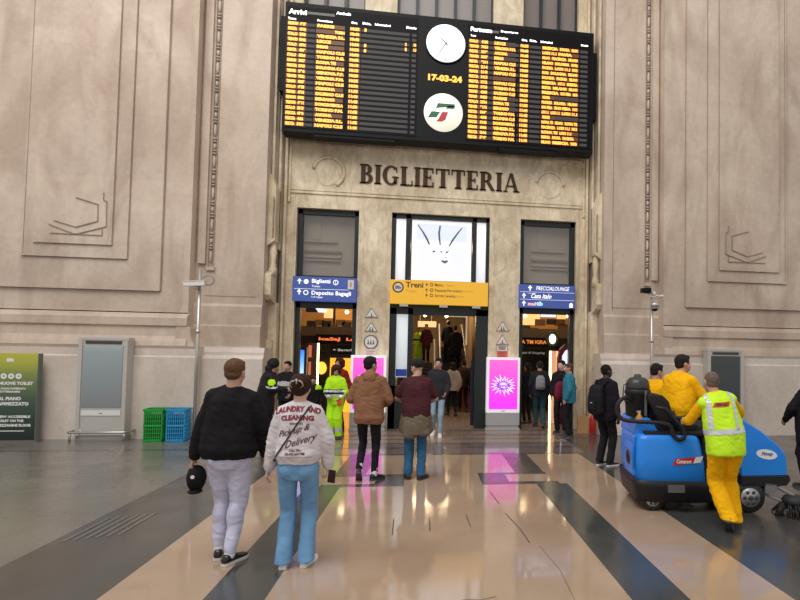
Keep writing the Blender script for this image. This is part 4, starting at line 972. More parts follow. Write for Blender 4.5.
p2 = Person('woman in pale sweatshirt printed LAUNDRY AND CLEANING, blue flared jeans and white trainers', (-1.10, 4.92, 0), R(0), 1.665, .88, lean=1, hip=1.04,
            feet=[dict(x=-.10, y=0, yaw=3), dict(x=.09, y=.03, yaw=-12)], hands=[dict(to=(-.28, .04, .86), pole=(-1, -.3, 0), curl=.6), dict(to=(.25, .08, .90), pole=(1, -.3, 0), curl=.9)], look=(-4, -4), skin=(.62, .38, .29), vox=.008, cvox=.010)
p2.body().hair('updo', (.035, .014, .008)); SW = fabric('pale_sweat', (.66, .62, .65), amt=.04)
p2.top('sweatshirt', SW, hem=.0, loose=.042, boxy=1.1, fold=.013, cuff=.006, hemw=.165)
DEN = fabric('light_denim', (.16, .33, .56), amt=.16, sc=7)
p2.pants('jeans', DEN, 'flare', fold=.006, top=.10); p2.shoes((.85, .84, .84), (.85, .85, .85), 'trainer', .5)
g = MB(); RED = 0
def arcword(mb, word, z, h, w, bend, bold=.05, shear=0, x=0.0, tilt=0):
    a = MB(); text(a, word, 0, 0, h, w, 0, 'c', 0, shear, bold)
    for k in range(len(a.v)):
        v = a.v[k]; a.v[k] = (v[0] + x, 0, v[2] + z - bend * (v[0] / (w / 2)) ** 2 + tilt * v[0])
    mb.add(a.v, a.f)
K2 = 1.655 / 1.78
arcword(g, 'LAUNDRY AND', 1.335, .048, .37, .028); arcword(g, 'CLEANING', 1.265, .046, .27, .012)
gm = refine(g, .02); p2.print_(p2.topo, gm, 'red_lettering', C('print_red', (.22, .012, .03), .7))
g = MB(); arcword(g, 'SERVICES', 1.228, .018, .11, 0, .02); arcword(g, 'Pick up &', 1.135, .07, .26, 0, .01, .35, -.02, .28); arcword(g, 'Delivery', 1.045, .08, .25, 0, .01, .35, .04, .28)
arcword(g, 'CALL 201-', 1.005, .022, .10, 0, .04); arcword(g, '555-4762 ANYTIME', .975, .022, .16, 0, .04)
p2.print_(p2.topo, refine(g, .03), 'dark_lettering', C('print_plum', (.10, .02, .05), .7))
g = MB(); arcword(g, 'washing drying ironing folding', .95, .014, .27, 0, .01); p2.print_(p2.topo, refine(g, .03), 'small_lettering', C('print_grey', (.35, .22, .22), .7))
# shoulder strap across the back
st = MB(); n = 30
a, c = Vector((.105, 0, 1.385)), Vector((-.20, 0, .90)); q = (c - a).normalized(); nn = Vector((-q.z, 0, q.x)) * .007
vs = []; fs = []
for i in range(n + 1): r_ = a.lerp(c, i / n); vs += [tuple(r_ - nn), tuple(r_ + nn)]
for i in range(n): fs.append((2 * i, 2 * i + 1, 2 * i + 3, 2 * i + 2))
st.add(vs, fs); p2.print_(p2.topo, st, 'bag_strap', C('strap_black', (.012, .012, .014), .5), off=.008)
# claw clip in the hair
cl = MB(); H = p2.HM
for sg in (-1, 1): cl.tube([H @ Vector((sg * .012, -.145, .075)), H @ Vector((sg * .045, -.15, .06)), H @ Vector((sg * .058, -.135, .03)), H @ Vector((sg * .035, -.135, .008))], [.005, .008, .007, .003], 8)
cl.tube([H @ Vector((0, -.15, .085)), H @ Vector((0.005, -.152, .04))], .008, 8)
cl.build('hair_clip', [C('clip', (.42, .36, .33), .3, metal=.5)], p2.t)
hp = p2.t.matrix_basis @ p2.wr[1]
ph = MB(); ph.box((-.006, -.034, -.055), (.006, .034, .065)); o = ph.mesh(bevel=.004)
o = link('phone', o, [C('phone_dark', (.03, .01, .02), .3)]); o.location = hp + Vector((.035, .0, -.10)); o.rotation_euler = (R(8), R(-10), R(78)); tag(o, 'dark phone in the right hand of the woman in the printed sweatshirt', 'phone')

# ---- the pair walking ahead
p3 = Person('man in brown hoodie and black trousers stepping away toward the doors', (-.84, 8.05, 0), R(-3), 1.82, .98, lean=3,
            feet=[dict(x=-.11, y=-.10, yaw=6, pitch=40, z=.0), dict(x=.09, y=.06, yaw=-35)], hands=[dict(to=(-.17, .26, 1.08), pole=(-.5, -.7, -.3)), dict(to=(.20, .24, 1.06), pole=(.5, -.7, -.3))], look=(-38, 0), skin=(.5, .26, .2), vox=.011, cvox=.012)
p3.body().hair('short', (.012, .009, .009)); BR = fabric('brown_hoodie', (.26, .125, .07), amt=.06)
p3.top('hoodie', BR, hem=-.14, loose=.040, boxy=1.1, fold=.014, cuff=.004).hoodlump(BR)
p3.pants('trousers', fabric('black_trousers', (.018, .016, .02)), 'slim'); p3.shoes((.02, .016, .02), (.07, .05, .06), 'trainer', sock=(.8, .75, .78))
p4 = Person('man in maroon t-shirt and dark cap with an olive jacket tied round his waist', (-.17, 8.12, 0), R(0), 1.79, 1.0, lean=2,
            feet=[dict(x=-.10, y=.02, yaw=10), dict(x=.09, y=-.03, yaw=-28)], hands=[dict(to=(-.12, .24, 1.06), pole=(-1, -.35, -.2)), dict(to=(.12, .24, 1.05), pole=(1, -.35, -.2))], look=(42, -4), skin=(.58, .34, .25), vox=.011, cvox=.012)
p4.body().hair('cap', (.015, .014, .018)); p4.top('t_shirt', fabric('maroon_tee', (.075, .022, .028)), hem=-.08, loose=.034, boxy=1.2, sleeve='short', fold=.012)
p4.pants('jeans', fabric('blue_denim', (.035, .12, .24), amt=.2, sc=7), 'straight'); p4.shoes((.03, .02, .02), (.05, .03, .03), 'shoe')
mb = MB(); mb.loft(p4.rings([(.03, .155, .115, 0), (-.05, .188, .14, -.008), (-.16, .20, .155, -.012), (-.29, .205, .155, -.015)], .012)); mb.ell(p4.tp(-.08, -.12, -.3), (.10, .05, .06)); mb.ell(p4.tp(.1, -.12, -.26), (.10, .05, .06))
mb.rcone(p4.tp(-.17, 0, 0), .045, p4.tp(-.2, .02, -.22), .05); mb.rcone(p4.tp(.17, 0, 0), .045, p4.tp(.205, .02, -.24), .05)
link('tied_jacket', remesh(mb, .012, 3, .5, .02, 8, 5, .4), [fabric('olive_jacket', (.15, .125, .09), amt=.12)], p4.t)

# ---- standing man with backpack on the right
p5 = Person('man in dark jacket and black trousers with a black backpack looking right', (2.98, 8.87, 0), R(-62), 1.74, 1.12, lean=2,
            feet=[dict(x=-.09, y=-.03, yaw=6), dict(x=.08, y=.05, yaw=-5)], hands=[dict(to=(-.26, .04, .86)), dict(to=(.27, .02, .86))], look=(-14, 2), skin=(.055, .032, .024), vox=.010, cvox=.012)
p5.body().hair('crop', (.008, .007, .007)); p5.top('jacket', fabric('navy_jacket', (.013, .011, .017)), hem=-.16, loose=.04, boxy=1.1); p5.pants('trousers', fabric('black_trousers', (.018, .016, .02)), 'straight'); p5.shoes((.02, .02, .02), (.8, .78, .76), 'trainer')
bk = thing('backpack', 'black backpack on the back of the man standing by the sweeper', 'backpack', tuple(p5.t.matrix_basis @ Vector((0, -.22, 1.12))), R(-62))
b = MB(); b.loft([((0, 0, -.24), (.13, 0, 0), (0, .06, 0)), ((0, -.01, -.20), (.155, 0, 0), (0, .085, 0)), ((0, -.01, .05), (.15, 0, 0), (0, .085, 0)), ((0, 0, .2), (.13, 0, 0), (0, .07, 0)), ((0, .01, .25), (.09, 0, 0), (0, .04, 0))], 20, 3)
link('pack', remesh(b, .01, 2, .5, .01, 10, 1), [fabric('pack_black', (.014, .013, .017), .6)], bk); b = MB(); b.box((-.09, -.115, -.17), (.09, -.075, 0)); b.build('front_pocket', [fabric('pack_black', (.014, .013, .017), .6)], bk, bevel=.015)
b = MB(); b.box((-.02, -.125, -.05), (.02, -.115, -.04)); b.build('badge', [C('badge_white', (.8, .8, .8), .5)], bk)
for sg in (-1, 1): b = MB(); b.tube([(sg * .09, .04, .22), (sg * .12, .12, .32), (sg * .125, .26, .28), (sg * .13, .33, .12), (sg * .15, .24, -.05), (sg * .13, .08, -.16)], .016, 8); b.build('strap', [fabric('pack_black', (.014, .013, .017), .6)], bk)

# ---- workers
HIV = fabric('hivis', (.50, .92, .02), .6, .04); REFL = C('reflective', (.62, .64, .66), .35, metal=.2); NAVY = fabric('navy', (.012, .014, .04))
p6 = Person('cleaner in yellow hi-vis jacket and trousers looking down by the left doorway', (-1.95, 11.95, 0), R(176), 1.58, .92, lean=3,
            feet=[dict(x=-.09, y=0), dict(x=.10, y=.10, yaw=-10)], hands=[dict(to=(-.16, .22, 1.0), pole=(-.5, -.8, 0)), dict(to=(.10, .27, 1.02), pole=(.5, -.8, 0))], look=(14, -28), skin=(.5, .28, .2), vox=.012, cvox=.013)
p6.body().hair('curly', (.05, .018, .012)); p6.top('hi_vis_jacket', HIV, hem=-.13, loose=.038, boxy=1.1, fold=.015, collar=.01)
p6.band(p6.topo, lambda c: abs(c.x) < .2 and (.95 < c.z < 1.0 or 1.04 < c.z < 1.06), 'navy_band', NAVY, .003); p6.band(p6.topo, lambda c: abs(c.x) < .2 and (.90 < c.z < .95 or 1.0 < c.z < 1.04), 'reflective_band', REFL, .004)
p6.pants('hi_vis_trousers', HIV, 'baggy'); p6.band(p6.pan, lambda c: .16 < c.z < .25, 'reflective_band', REFL, .004); p6.shoes((.012, .012, .014), (.02, .02, .02))
gl = MB(); hp = p6.t.matrix_basis @ p6.wr[0]; gl.ell(hp + Vector((-.02, -.0, -.10)), (.05, .04, .08)); tag(gl.build('cloth', [C('orange_red', (.85, .12, .03), .7)]), 'orange red cloth held by the cleaner in hi-vis yellow', 'cloth')

p7 = Person('worker in yellow hi-vis vest, yellow shirt and trousers leaning on the blue sweeper', (3.18, 5.56, 0), R(-2), 1.78, 1.0, lean=17, side=-8, ph=.93, pxy=(.03, -.06), ptilt=4,
            feet=[dict(x=-.03, y=-.22, yaw=-35, pitch=40), dict(x=.17, y=.02, yaw=-8)], hands=[dict(to=(-.20, .46, 1.10), pole=(-.6, -.3, -.8), dir=(0, 1, -.2)), dict(to=(.24, .40, 1.14), pole=(1, -.3, -.3), dir=(0, 1, -.2))], look=(0, -6), skin=(.5, .3, .22), vox=.010, cvox=.011)
YE = fabric('work_yellow', (.90, .46, .003), .75, .05)
p7.body().hair('shaved', (.17, .12, .10), .8); p7.top('yellow_shirt', YE, hem=-.08, loose=.022, boxy=.9, fold=.008, collar=.015)
HV2 = fabric('hivis_vest', (.60, .95, .03), .6, .03)
s7 = p7.topo; p7.top('hi_vis_vest', HV2, hem=-.13, loose=.042, boxy=1.1, sleeve='none', fold=.01)
v7 = p7.topo
p7.band(v7, lambda c: 1.04 < c.z - .10 * c.x < 1.095 and c.y < .5, 'reflective_band', REFL, .004)
for sg_ in (-1, 1): p7.band(v7, lambda c: .115 < sg_ * (c.x + .03) < .155 and c.z > 1.08, 'reflective_brace', REFL, .004)
p7.pants('yellow_trousers', YE, 'baggy', fold=.014); p7.shoes((.06, .055, .055), (.05, .045, .045), 'shoe', .6)
g = MB(); gx = -.04; poly(g, [(gx - .10, 1.315), (gx + .075, 1.335), (gx + .1, 1.385), (gx - .075, 1.365)], 0, 0)
gm = refine(g, .03); p7.print_(v7, gm, 'back_badge', [C('badge_red', (.62, .06, .02), .5)], off=.006)
g = MB(); text(g, 'SERVIZI', gx, 1.335, .028, .13, 0, 'c', bold=.04, shear=.3); p7.print_(v7, refine(g, .03), 'badge_lettering', [C('badge_dark', (.08, .02, .02), .5)], off=.009)
# ================================================================ ride-on floor sweeper
VR = R(-8.0); VL = Vector((2.50, 6.24, 0))
VM = Matrix.Translation(VL) @ Matrix.Rotation(VR, 4, 'Z')
v = thing('floor_sweeper', 'blue ride-on floor sweeper with black seat and rubber skirt', 'floor sweeper', tuple(VL), VR)
VB = mat('sweeper_blue', (.012, .245, .86), .36, coat=.1, noise_amt=.05, noise_scale=6); VK = mat('sweeper_black', (.016, .016, .019), .42, spec=.3, bump=.15, bump_scale=120); RUB = C('rubber', (.018, .018, .02), .6); STEEL = C('steel', (.5, .5, .5), .3, metal=.9)
W = 1.0
def body_loft(levels, name, m, parent, n=5, seg=40):
    """stacked rounded-rectangle outlines: (z, x0, x1, y0, y1)"""
    mb = MB(); mb.loft([(((a + b_) / 2, (c + d) / 2, z), ((b_ - a) / 2, 0, 0), (0, (d - c) / 2, 0)) for z, a, b_, c, d in levels], seg, n); return mb.build(name, [m], parent)
rear = body_loft([(.34, .02, .86, .0, W), (.36, .0, .88, -.02, W + .02), (.60, -.02, .86, -.01, W + .01), (.84, -.01, .80, .01, W - .01), (.90, .01, .78, .03, W - .03), (.915, .05, .75, .07, W - .07)], 'rear_body', VB, v, 7, 56)
# high deck at the far rear
b = MB(); b.prism([(-.0, .88), (.02, 1.05), (.06, 1.09), (.20, 1.09), (.30, .93), (.34, .88)], .14, .97); b.build('tank_deck', [VB], v, bevel=.03)
b = MB(); b.prism([(-.03, .40), (-.04, .70), (-.02, .78), (.02, .78), (.02, .40)], .10, .56); b.build('rear_hatch', [VB], v, bevel=.02)
b = MB(); b.tube([(-.045, .30, .60), (-.01, .30, .60)], .09, 26); fan = b.build('vent', [C('vent_brass', (.16, .11, .05), .4, metal=.4)], v)
b = MB()
for r_ in (.07, .05, .03): b.tube([(-.047, .30 + r_ * math.cos(2 * PI * i / 20), .60 + r_ * math.sin(2 * PI * i / 20)) for i in range(20)], .005, 6, closed=True)
b.build('vent_grille', [VK], fan)
b = MB(); b.tube([(-.02, .09, .50), (-.025, .09, .86), (.0, .10, .9)], .012, 8); b.tube([(.86, -.02, .5), (.86, -.02, .5001)], .01, 6); b.build('seam', [VB], v)
# skirt, chassis
sk = body_loft([(.10, .06, .92, .04, W - .04), (.12, .0, .95, -.01, W + .01), (.30, -.03, .95, -.03, W + .03), (.37, -.035, .94, -.035, W + .035)], 'skirt', VK, v, 7, 56)
b = MB(); b.box((.88, .05, .14), (1.40, W - .05, .42)); b.box((.80, .02, .12), (.98, W - .02, .92)); b.box((1.35, .1, .22), (1.72, W - .1, .46)); b.build('chassis', [VK], v, bevel=.02)
b = MB(); b.prism([(1.05, .42), (1.03, 1.02), (1.10, 1.16), (1.20, 1.14), (1.33, .44)], .08, W - .08); b.build('console', [VK], v, bevel=.02)
b = MB(); b.box((1.10, .076, 1.02), (1.14, .085, 1.06)); b.build('button', [C('button_white', (.8, .8, .8), .4)], v)
nose = MB()
for y0, y1 in ((.02, W - .02),): nose.prism([(1.27, .42), (1.22, 1.10), (1.25, 1.13), (1.50, .98), (1.72, .80), (1.80, .70), (1.82, .50), (1.80, .42)], y0, y1)
nose = nose.build('nose_cover', [VB], v, bevel=.035)
b = MB(); b.prism([(1.25, .30), (1.25, .44), (1.83, .46), (1.85, .40), (1.80, .33)], 0, W); b.build('nose_skirt', [VK], v, bevel=.015)
b = MB(); b.box((.55, -.005, .34), (.62, .02, .06)); b.box((.52, -.03, .05), (.68, .05, .075)); b.build('parking_stay', [VK], v, bevel=.004)
b = MB(); b.box((.36, -.045, .24), (.56, -.03, .33)); b.build('badge_plate', [C('badge_plate', (.12, .12, .13), .4)], v)
# decals
b = MB(); poly(b, [(.42, .555), (.66, .585), (.69, .66), (.45, .635)], -.022); d = b.build('red_label', [C('label_red', (.6, .02, .03), .4)], v, fix=False)
b = MB(); poly(b, [(.665, .586), (.755, .597), (.785, .672), (.695, .661)], -.022); b.build('white_label', [C('label_white', (.85, .85, .85), .4)], v, fix=False)
b = MB(); text(b, 'Comarent', .465, .582, .05, .18, -.0255, shear=.2, bold=.03); b.build('lettering', [C('label_white', (.85, .85, .85), .4)], d, fix=False)
b = MB(); disc(b, .15, 0, .14, 0, 0, 30); b.v = [(1.43 + x * .9 , .017, .70 + z * .42 - (x - .15) * .10) for x, y, z in b.v]; d = b.build('maker_oval', [C('label_white', (.85, .85, .85), .4)], v, fix=False)
b = MB(); text(b, 'Fimap', 1.50, .675, .055, .14, .014, shear=.3, bold=.03); b.build('lettering', [C('label_blue', (.03, .12, .45), .4)], d, fix=False)
# wheels
def wheel(x, y, r_, w_):
    mb = MB(); mb.tube([(x, y, r_), (x, y + .02, r_), (x, y + w_ - .02, r_), (x, y + w_, r_)], [r_ * .9, r_, r_, r_ * .9], 32); o = mb.build('wheel', [RUB], v)
    mb = MB(); mb.tube([(x, y - .006, r_), (x, y + .03, r_)], r_ * .62, 28); h_ = mb.build('rim', [C('rim_grey', (.45, .45, .46), .35, metal=.6)], o)
    mb = MB()
    for i in range(6):
        a = 2 * PI * i / 6; mb.tube([(x + r_ * .38 * math.cos(a), y - .010, r_ + r_ * .38 * math.sin(a)), (x + r_ * .38 * math.cos(a), y - .006, r_ + r_ * .38 * math.sin(a))], r_ * .12, 10)
    mb.tube([(x, y - .016, r_), (x, y - .006, r_)], r_ * .16, 14); mb.build('hub', [C('hub_dark', (.08, .08, .08), .5)], o)
wheel(.20, .03, .14, .10); wheel(.20, W - .13, .14, .10); wheel(1.36, .0, .185, .11); wheel(1.36, W - .11, .185, .11)
# side brush on its arm
b = MB(); b.tube([(1.55, .12, .34), (1.72, .02, .30), (1.86, -.06, .22)], .022, 10); b.tube([(1.5, .1, .24), (1.7, -.02, .16), (1.86, -.06, .17)], .016, 8); b.box((1.54, .0, .24), (1.68, .1, .36)); b.build('brush_arm', [C('arm_grey', (.2, .2, .21), .4)], v, bevel=.005)
b = MB(); b.lathe([(.05, .24), (.12, .22), (.15, .17), (.12, .13)], 28, 0, Matrix.Translation((1.86, -.06, 0))); bd = b.build('side_brush', [RUB], v)
b = MB(); rnd = random.Random(2)
for i in range(110):
    a = rnd.uniform(0, 2 * PI); r0 = rnd.uniform(.06, .14); r1 = r0 + rnd.uniform(.08, .13)
    b.tube([(1.86 + r0 * math.cos(a), -.06 + r0 * math.sin(a), .15), (1.86 + r1 * math.cos(a + .15), -.06 + r1 * math.sin(a + .15), .006)], [.012, .004], 5)
o = b.build('bristles', [C('bristle', (.02, .02, .022), .7)], bd); o['kind'] = 'stuff'
# seat with curved armrest hose
b = MB(); b.prism([(.30, .93), (.26, 1.0), (.30, 1.03), (.74, 1.05), (.80, 1.0), (.78, .93)], .22, .80); b.build('seat_cushion', [VK], v, bevel=.03)
b = MB(); b.prism([(.34, 1.0), (.16, 1.34), (.18, 1.40), (.36, 1.38), (.44, 1.30), (.52, 1.03)], .18, .82); b.build('seat_back', [VK], v, bevel=.04)
b = MB(); b.box((.1, .05, .90), (.92, W - .05, .945)); b.build('seat_deck', [VK], v, bevel=.01)
b = MB(); b.tube([(.24, .10, 1.24), (.36, .08, 1.22), (.46, .07, 1.10), (.50, .08, .96)], .022, 10); b.tube([(.5, .10, 1.10), (.62, .10, 1.12), (.80, .12, 1.12)], .028, 10); b.build('armrest', [VK], v)
b = MB(); b.tube([(1.12, .5, 1.08), (.98, .5, 1.22)], .02, 10); b.tube([(.97 + .09 * math.cos(2 * PI * i / 24), .5 + .17 * math.sin(2 * PI * i / 24), 1.23 + .10 * math.cos(2 * PI * i / 24)) for i in range(24)], .014, 8, closed=True); b.build('steering_wheel', [VK], v)
# vacuum drum riding behind the seat
vd = thing('vacuum_cleaner', 'black drum vacuum cleaner riding behind the sweeper seat', 'vacuum cleaner', tuple(VM @ Vector((.10, .42, 1.09))), VR)
b = MB(); b.lathe([(.13, 0), (.15, .02), (.155, .28), (.165, .29), (.165, .33), (.15, .35)], 30); b.build('drum', [VK], vd)
b = MB(); b.lathe([(.15, .35), (.155, .37), (.14, .45), (.10, .49), (.05, .50), (.045, .53), (.02, .54)], 30); b.build('motor_head', [C('vac_dark', (.035, .035, .038), .3)], vd)
b = MB(); b.tube([(-.14, -.05, .42), (-.19, -.06, .40), (-.20, -.06, .26), (-.15, -.05, .14)], .008, 8); b.build('handle', [C('vac_dark', (.035, .035, .038), .3)], vd)
b = MB(); b.box((.05, -.16, .02), (.08, -.14, .34)); b.build('clip', [C('clip_grey', (.12, .12, .12), .4)], vd)
hs = []
for p_ in ((-.0, .30, 1.28), (-.10, .22, 1.34), (-.19, .18, 1.28), (-.21, .17, 1.17), (-.15, .14, 1.08), (0, .10, 1.06), (.15, .06, 1.06), (.30, .03, 1.05), (.40, .02, 1.02), (.43, .01, .92), (.50, .0, .86), (.57, .02, .90), (.55, .04, 1.0), (.47, .06, 1.10), (.45, .1, 1.2)): hs.append(Vector(p_))
sm = []
for i in range(len(hs) - 1):
    p0, p1_, p2_, p3_ = hs[max(i - 1, 0)], hs[i], hs[i + 1], hs[min(i + 2, len(hs) - 1)]
    for k in range(6):
        t_ = k / 6; sm.append(.5 * ((2 * p1_) + (-p0 + p2_) * t_ + (2 * p0 - 5 * p1_ + 4 * p2_ - p3_) * t_ ** 2 + (-p0 + 3 * p1_ - 3 * p2_ + p3_) * t_ ** 3))
vi = (Matrix.Translation((.10, .42, 1.09))).inverted()
b = MB(); b.tube([vi @ q for q in sm], [.027 if i % 2 else .024 for i in range(len(sm))], 12); b.build('hose', [VK], vd)
bt = thing('spray_bottle', 'small amber bottle wedged beside the vacuum drum', 'bottle', tuple(VM @ Vector((.07, .20, 1.0))), VR)
b = MB(); b.lathe([(.04, .0), (.045, .02), (.045, .10), (.02, .13), (.015, .16)], 18); b.build('bottle_body', [C('amber_plastic', (.55, .25, .02), .3)], bt)
b = MB(); b.box((-.03, -.012, .16), (.015, .012, .18)); b.build('trigger', [C('trig', (.5, .4, .3), .4)], bt)

# driver and his companion
dw = VM @ Vector((.60, .46, 0))
p8 = Person('driver in yellow work sweater seated on the blue sweeper', (dw.x, dw.y, 0), R(-68), 1.80, 1.2, lean=13, ph=1.08, pxy=(0, 0),
            feet=[dict(x=-.14, y=.52, z=.42, pole=(0, .4, 1)), dict(x=.14, y=.52, z=.42, pole=(0, .4, 1))], hands=[dict(to=(-.13, .42, 1.24), pole=(-1, -.4, -.6)), dict(to=(.20, .42, 1.22), pole=(1, -.4, -.8))], look=(-14, -2), skin=(.55, .31, .22), vox=.010, cvox=.012)
p8.body().hair('short', (.02, .014, .012)); p8.top('yellow_sweater', YE, hem=-.02, loose=.04, boxy=1.4, fold=.010, collar=.015)
p8.pants('grey_trousers', fabric('grey_trousers', (.14, .12, .13)), 'straight'); p8.shoes((.03, .03, .03), (.05, .05, .05))
q = at(655, 400, 7.7)
p9 = Person('dark haired man in yellow work shirt behind the sweeper driver', (q.x, 7.7, 0), R(-60), 1.78, 1.0, lean=4, look=(-18, -8), skin=(.5, .28, .21), vox=.011, cvox=.013, hands=[{}, dict(to=(.25, .3, 1.1), pole=(1, -.4, -.4))])
p9.body().hair('short', (.012, .01, .01)); p9.top('yellow_shirt', YE, hem=-.12, loose=.035, boxy=1.2, collar=.01); p9.pants('yellow_trousers', YE, 'baggy'); p9.shoes((.03, .03, .03), (.05, .05, .05))
p10 = Person('person in black coat cut off by the right edge of the photo', (5.52, 7.2, 0), R(20), 1.74, 1.05, hands=[dict(to=(-.20, .26, .98), pole=(-1, -.3, -.3)), {}], skin=(.5, .3, .22), vox=.012, cvox=.013)
BC = fabric('black_coat', (.014, .012, .015)); p10.body().hair('short', (.012, .01, .01)); p10.top('coat', BC, hem=-.3, loose=.05, boxy=1.4); p10.pants('trousers', BC, 'straight'); p10.shoes((.02, .02, .02), (.05, .05, .05))

# ---- background people
def bgp(label, px, feet_y, H, rz, hair, hc, topm, topn, panm, style='straight', shoe=(.03, .03, .03), sole=(.1, .1, .1), Y=None, z=0, feet=None, hands=None, look=(0, 0), w=1.0, loose=.035, skin=(.48, .28, .21), hem=-.12, lean=2, grp=None):
    d = CM.transposed() @ Vector((px - PX, (feet_y or 400) - PY, F))
    if Y is None: t_ = -EYE / d.z; X, YY = d.x * t_, d.y * t_
    else: t_ = Y / d.y; X, YY = d.x * t_, Y
    P = Person(label, (X, YY, z), R(rz), H, w, lean=lean, feet=feet, hands=hands, look=look, skin=skin, vox=.014, cvox=.015, group=grp)
    P.body().hair(hair, hc); P.top(topn, topm, hem=hem, loose=loose, boxy=1.1); P.pants('trousers', panm, style); P.shoes(shoe, sole, 'shoe'); return P
DK = fabric('dark_cloth', (.016, .014, .018)); JB = fabric('pale_denim', (.26, .38, .50), amt=.15, sc=7)
walk = [dict(x=-.08, y=.16), dict(x=.09, y=-.14, pitch=25)]
bgp('young man in dark jacket and light jeans walking out of the central doorway', 437, 436, 1.77, 172, 'quiff', (.02, .014, .012), fabric('charcoal', (.03, .03, .035)), 'jacket', JB, 'slim', (.72, .68, .66), (.8, .78, .75), feet=walk, hands=[dict(to=(-.2, .2, .98)), dict(to=(.2, .2, .98))], skin=(.5, .27, .2))
wj = bgp('woman in white jacket going in through the central doorway', 452, 416, 1.62, 20, 'long', (.03, .015, .01), fabric('offwhite', (.50, .45, .42)), 'jacket', DK, 'slim', feet=walk)
bgp('person in dark clothes walking inside past the white jacketed woman', 463, 412, 1.68, 10, 'short', (.02, .012, .01), fabric('brown_dark', (.05, .025, .02)), 'jacket', DK, 'slim', feet=walk)
bgp('person in black coat and trousers just inside the right jamb of the central doorway', 475, 413, 1.72, -20, 'short', (.012, .01, .01), DK, 'coat', DK, 'straight', feet=walk, hem=-.3)
rw = bgp('dark jacketed person in teal trousers with a small grey backpack in the right doorway', 539, 428, 1.72, -6, 'short', (.015, .012, .012), fabric('ink_jacket', (.018, .02, .028)), 'jacket', fabric('teal_trousers', (.03, .075, .10)), 'straight', feet=walk, w=1.05)
q = rw.t.matrix_basis @ Vector((0, -.20, 1.17)); gb = thing('backpack', 'small grey backpack on the person in teal trousers', 'backpack', tuple(q), R(-6))
b = MB(); b.loft([((0, 0, -.18), (.11, 0, 0), (0, .05, 0)), ((0, 0, -.1), (.125, 0, 0), (0, .07, 0)), ((0, 0, .1), (.11, 0, 0), (0, .06, 0)), ((0, 0, .17), (.06, 0, 0), (0, .03, 0))], 18, 3); b.build('pack', [fabric('pack_grey', (.26, .26, .28))], gb); b = MB(); b.box((-.07, -.078, -.12), (.07, -.06, 0)); b.build('pocket', [fabric('pack_grey', (.26, .26, .28))], gb, bevel=.01)
bgp('person in black with head bowed left of the grey backpack', 527, 424, 1.66, 30, 'long', (.012, .01, .01), DK, 'jacket', DK, 'slim', hands=[dict(to=(-.2, .25, 1.0)), dict(to=(.2, .25, 1.0))])
c1 = bgp('person in bright teal jacket leaning close to another by the right jamb', 569, 437, 1.70, 62, 'short', (.10, .05, .03), fabric('teal_jacket', (.03, .20, .28)), 'jacket', DK, 'straight', w=1.0, look=(20, 0), hem=-.14)
bgp('pale faced person in black facing out behind the teal jacket by the right jamb', 561, 433, 1.76, 150, 'short', (.012, .01, .01), DK, 'jacket', DK, 'straight', skin=(.62, .40, .32), look=(-20, 0))
q = at(560, 391, 12.35); mbg = thing('shoulder_bag', 'maroon bag hanging beside the teal jacketed person', 'bag', tuple(q), R(20))
b = MB(); b.loft([((0, 0, -.22), (.10, 0, 0), (0, .05, 0)), ((0, 0, -.1), (.13, 0, 0), (0, .08, 0)), ((0, 0, .12), (.12, 0, 0), (0, .07, 0)), ((0, 0, .22), (.07, 0, 0), (0, .03, 0))], 18, 3); b.build('bag', [fabric('wine', (.20, .02, .045))], mbg)
b = MB(); b.tube([(-.07, 0, .2), (-.03, .02, .36), (.05, .03, .36), (.07, 0, .2)], .012, 8); b.build('strap', [DK], mbg)
# dark clothed staff at the left jamb
h7 = bgp('worker in black hooded coat with a hi-vis armband bent over by the left wall', 265, None, 1.72, -75, 'hood', (.014, .013, .015), fabric('black_shiny', (.014, .013, .016), .5), 'coat', DK, 'straight', Y=11.2, look=(0, -28), hem=-.34, lean=14, hands=[dict(to=(-.12, .38, 1.12)), dict(to=(.14, .38, 1.12))], w=1.1, loose=.05)
am_ = h7.sh[1].lerp(h7.elb[1], .45) + Vector((.07, 0, 0))
h7.band(h7.topo, lambda c: (c - am_).length < .065, 'armband', HIV, .008); h7.band(h7.topo, lambda c: abs(c.z - am_.z + .10) < .018 and (c - am_).length < .14, 'reflective_band', REFL, .008)
h8 = bgp('staff member in black jacket with grey chest band behind the woman in the printed sweatshirt', 287, None, 1.66, 168, 'short', (.012, .01, .012), DK, 'jacket', DK, 'straight', Y=12.2, hands=[dict(to=(-.2, .25, 1.0)), dict(to=(.2, .25, 1.0))])
h8.band(h8.topo, lambda c: 1.10 < c.z < 1.2, 'reflective_band', REFL, .005)
h9 = bgp('child sized figure in black with hi-vis shoulder patch in the left doorway', 313, None, 1.30, 185, 'beanie', (.012, .012, .014), DK, 'jacket', DK, 'straight', Y=12.9)
h9.band(h9.topo, lambda c: c.z > .99 and abs(c.x) > .06, 'shoulder_patch', HIV, .006)
bgp('person with dark hair in red top behind the hi-vis cleaner', 339, None, 1.72, 150, 'curly', (.06, .008, .006), fabric('dark_red', (.22, .02, .015)), 'jumper', DK, 'straight', Y=12.95)
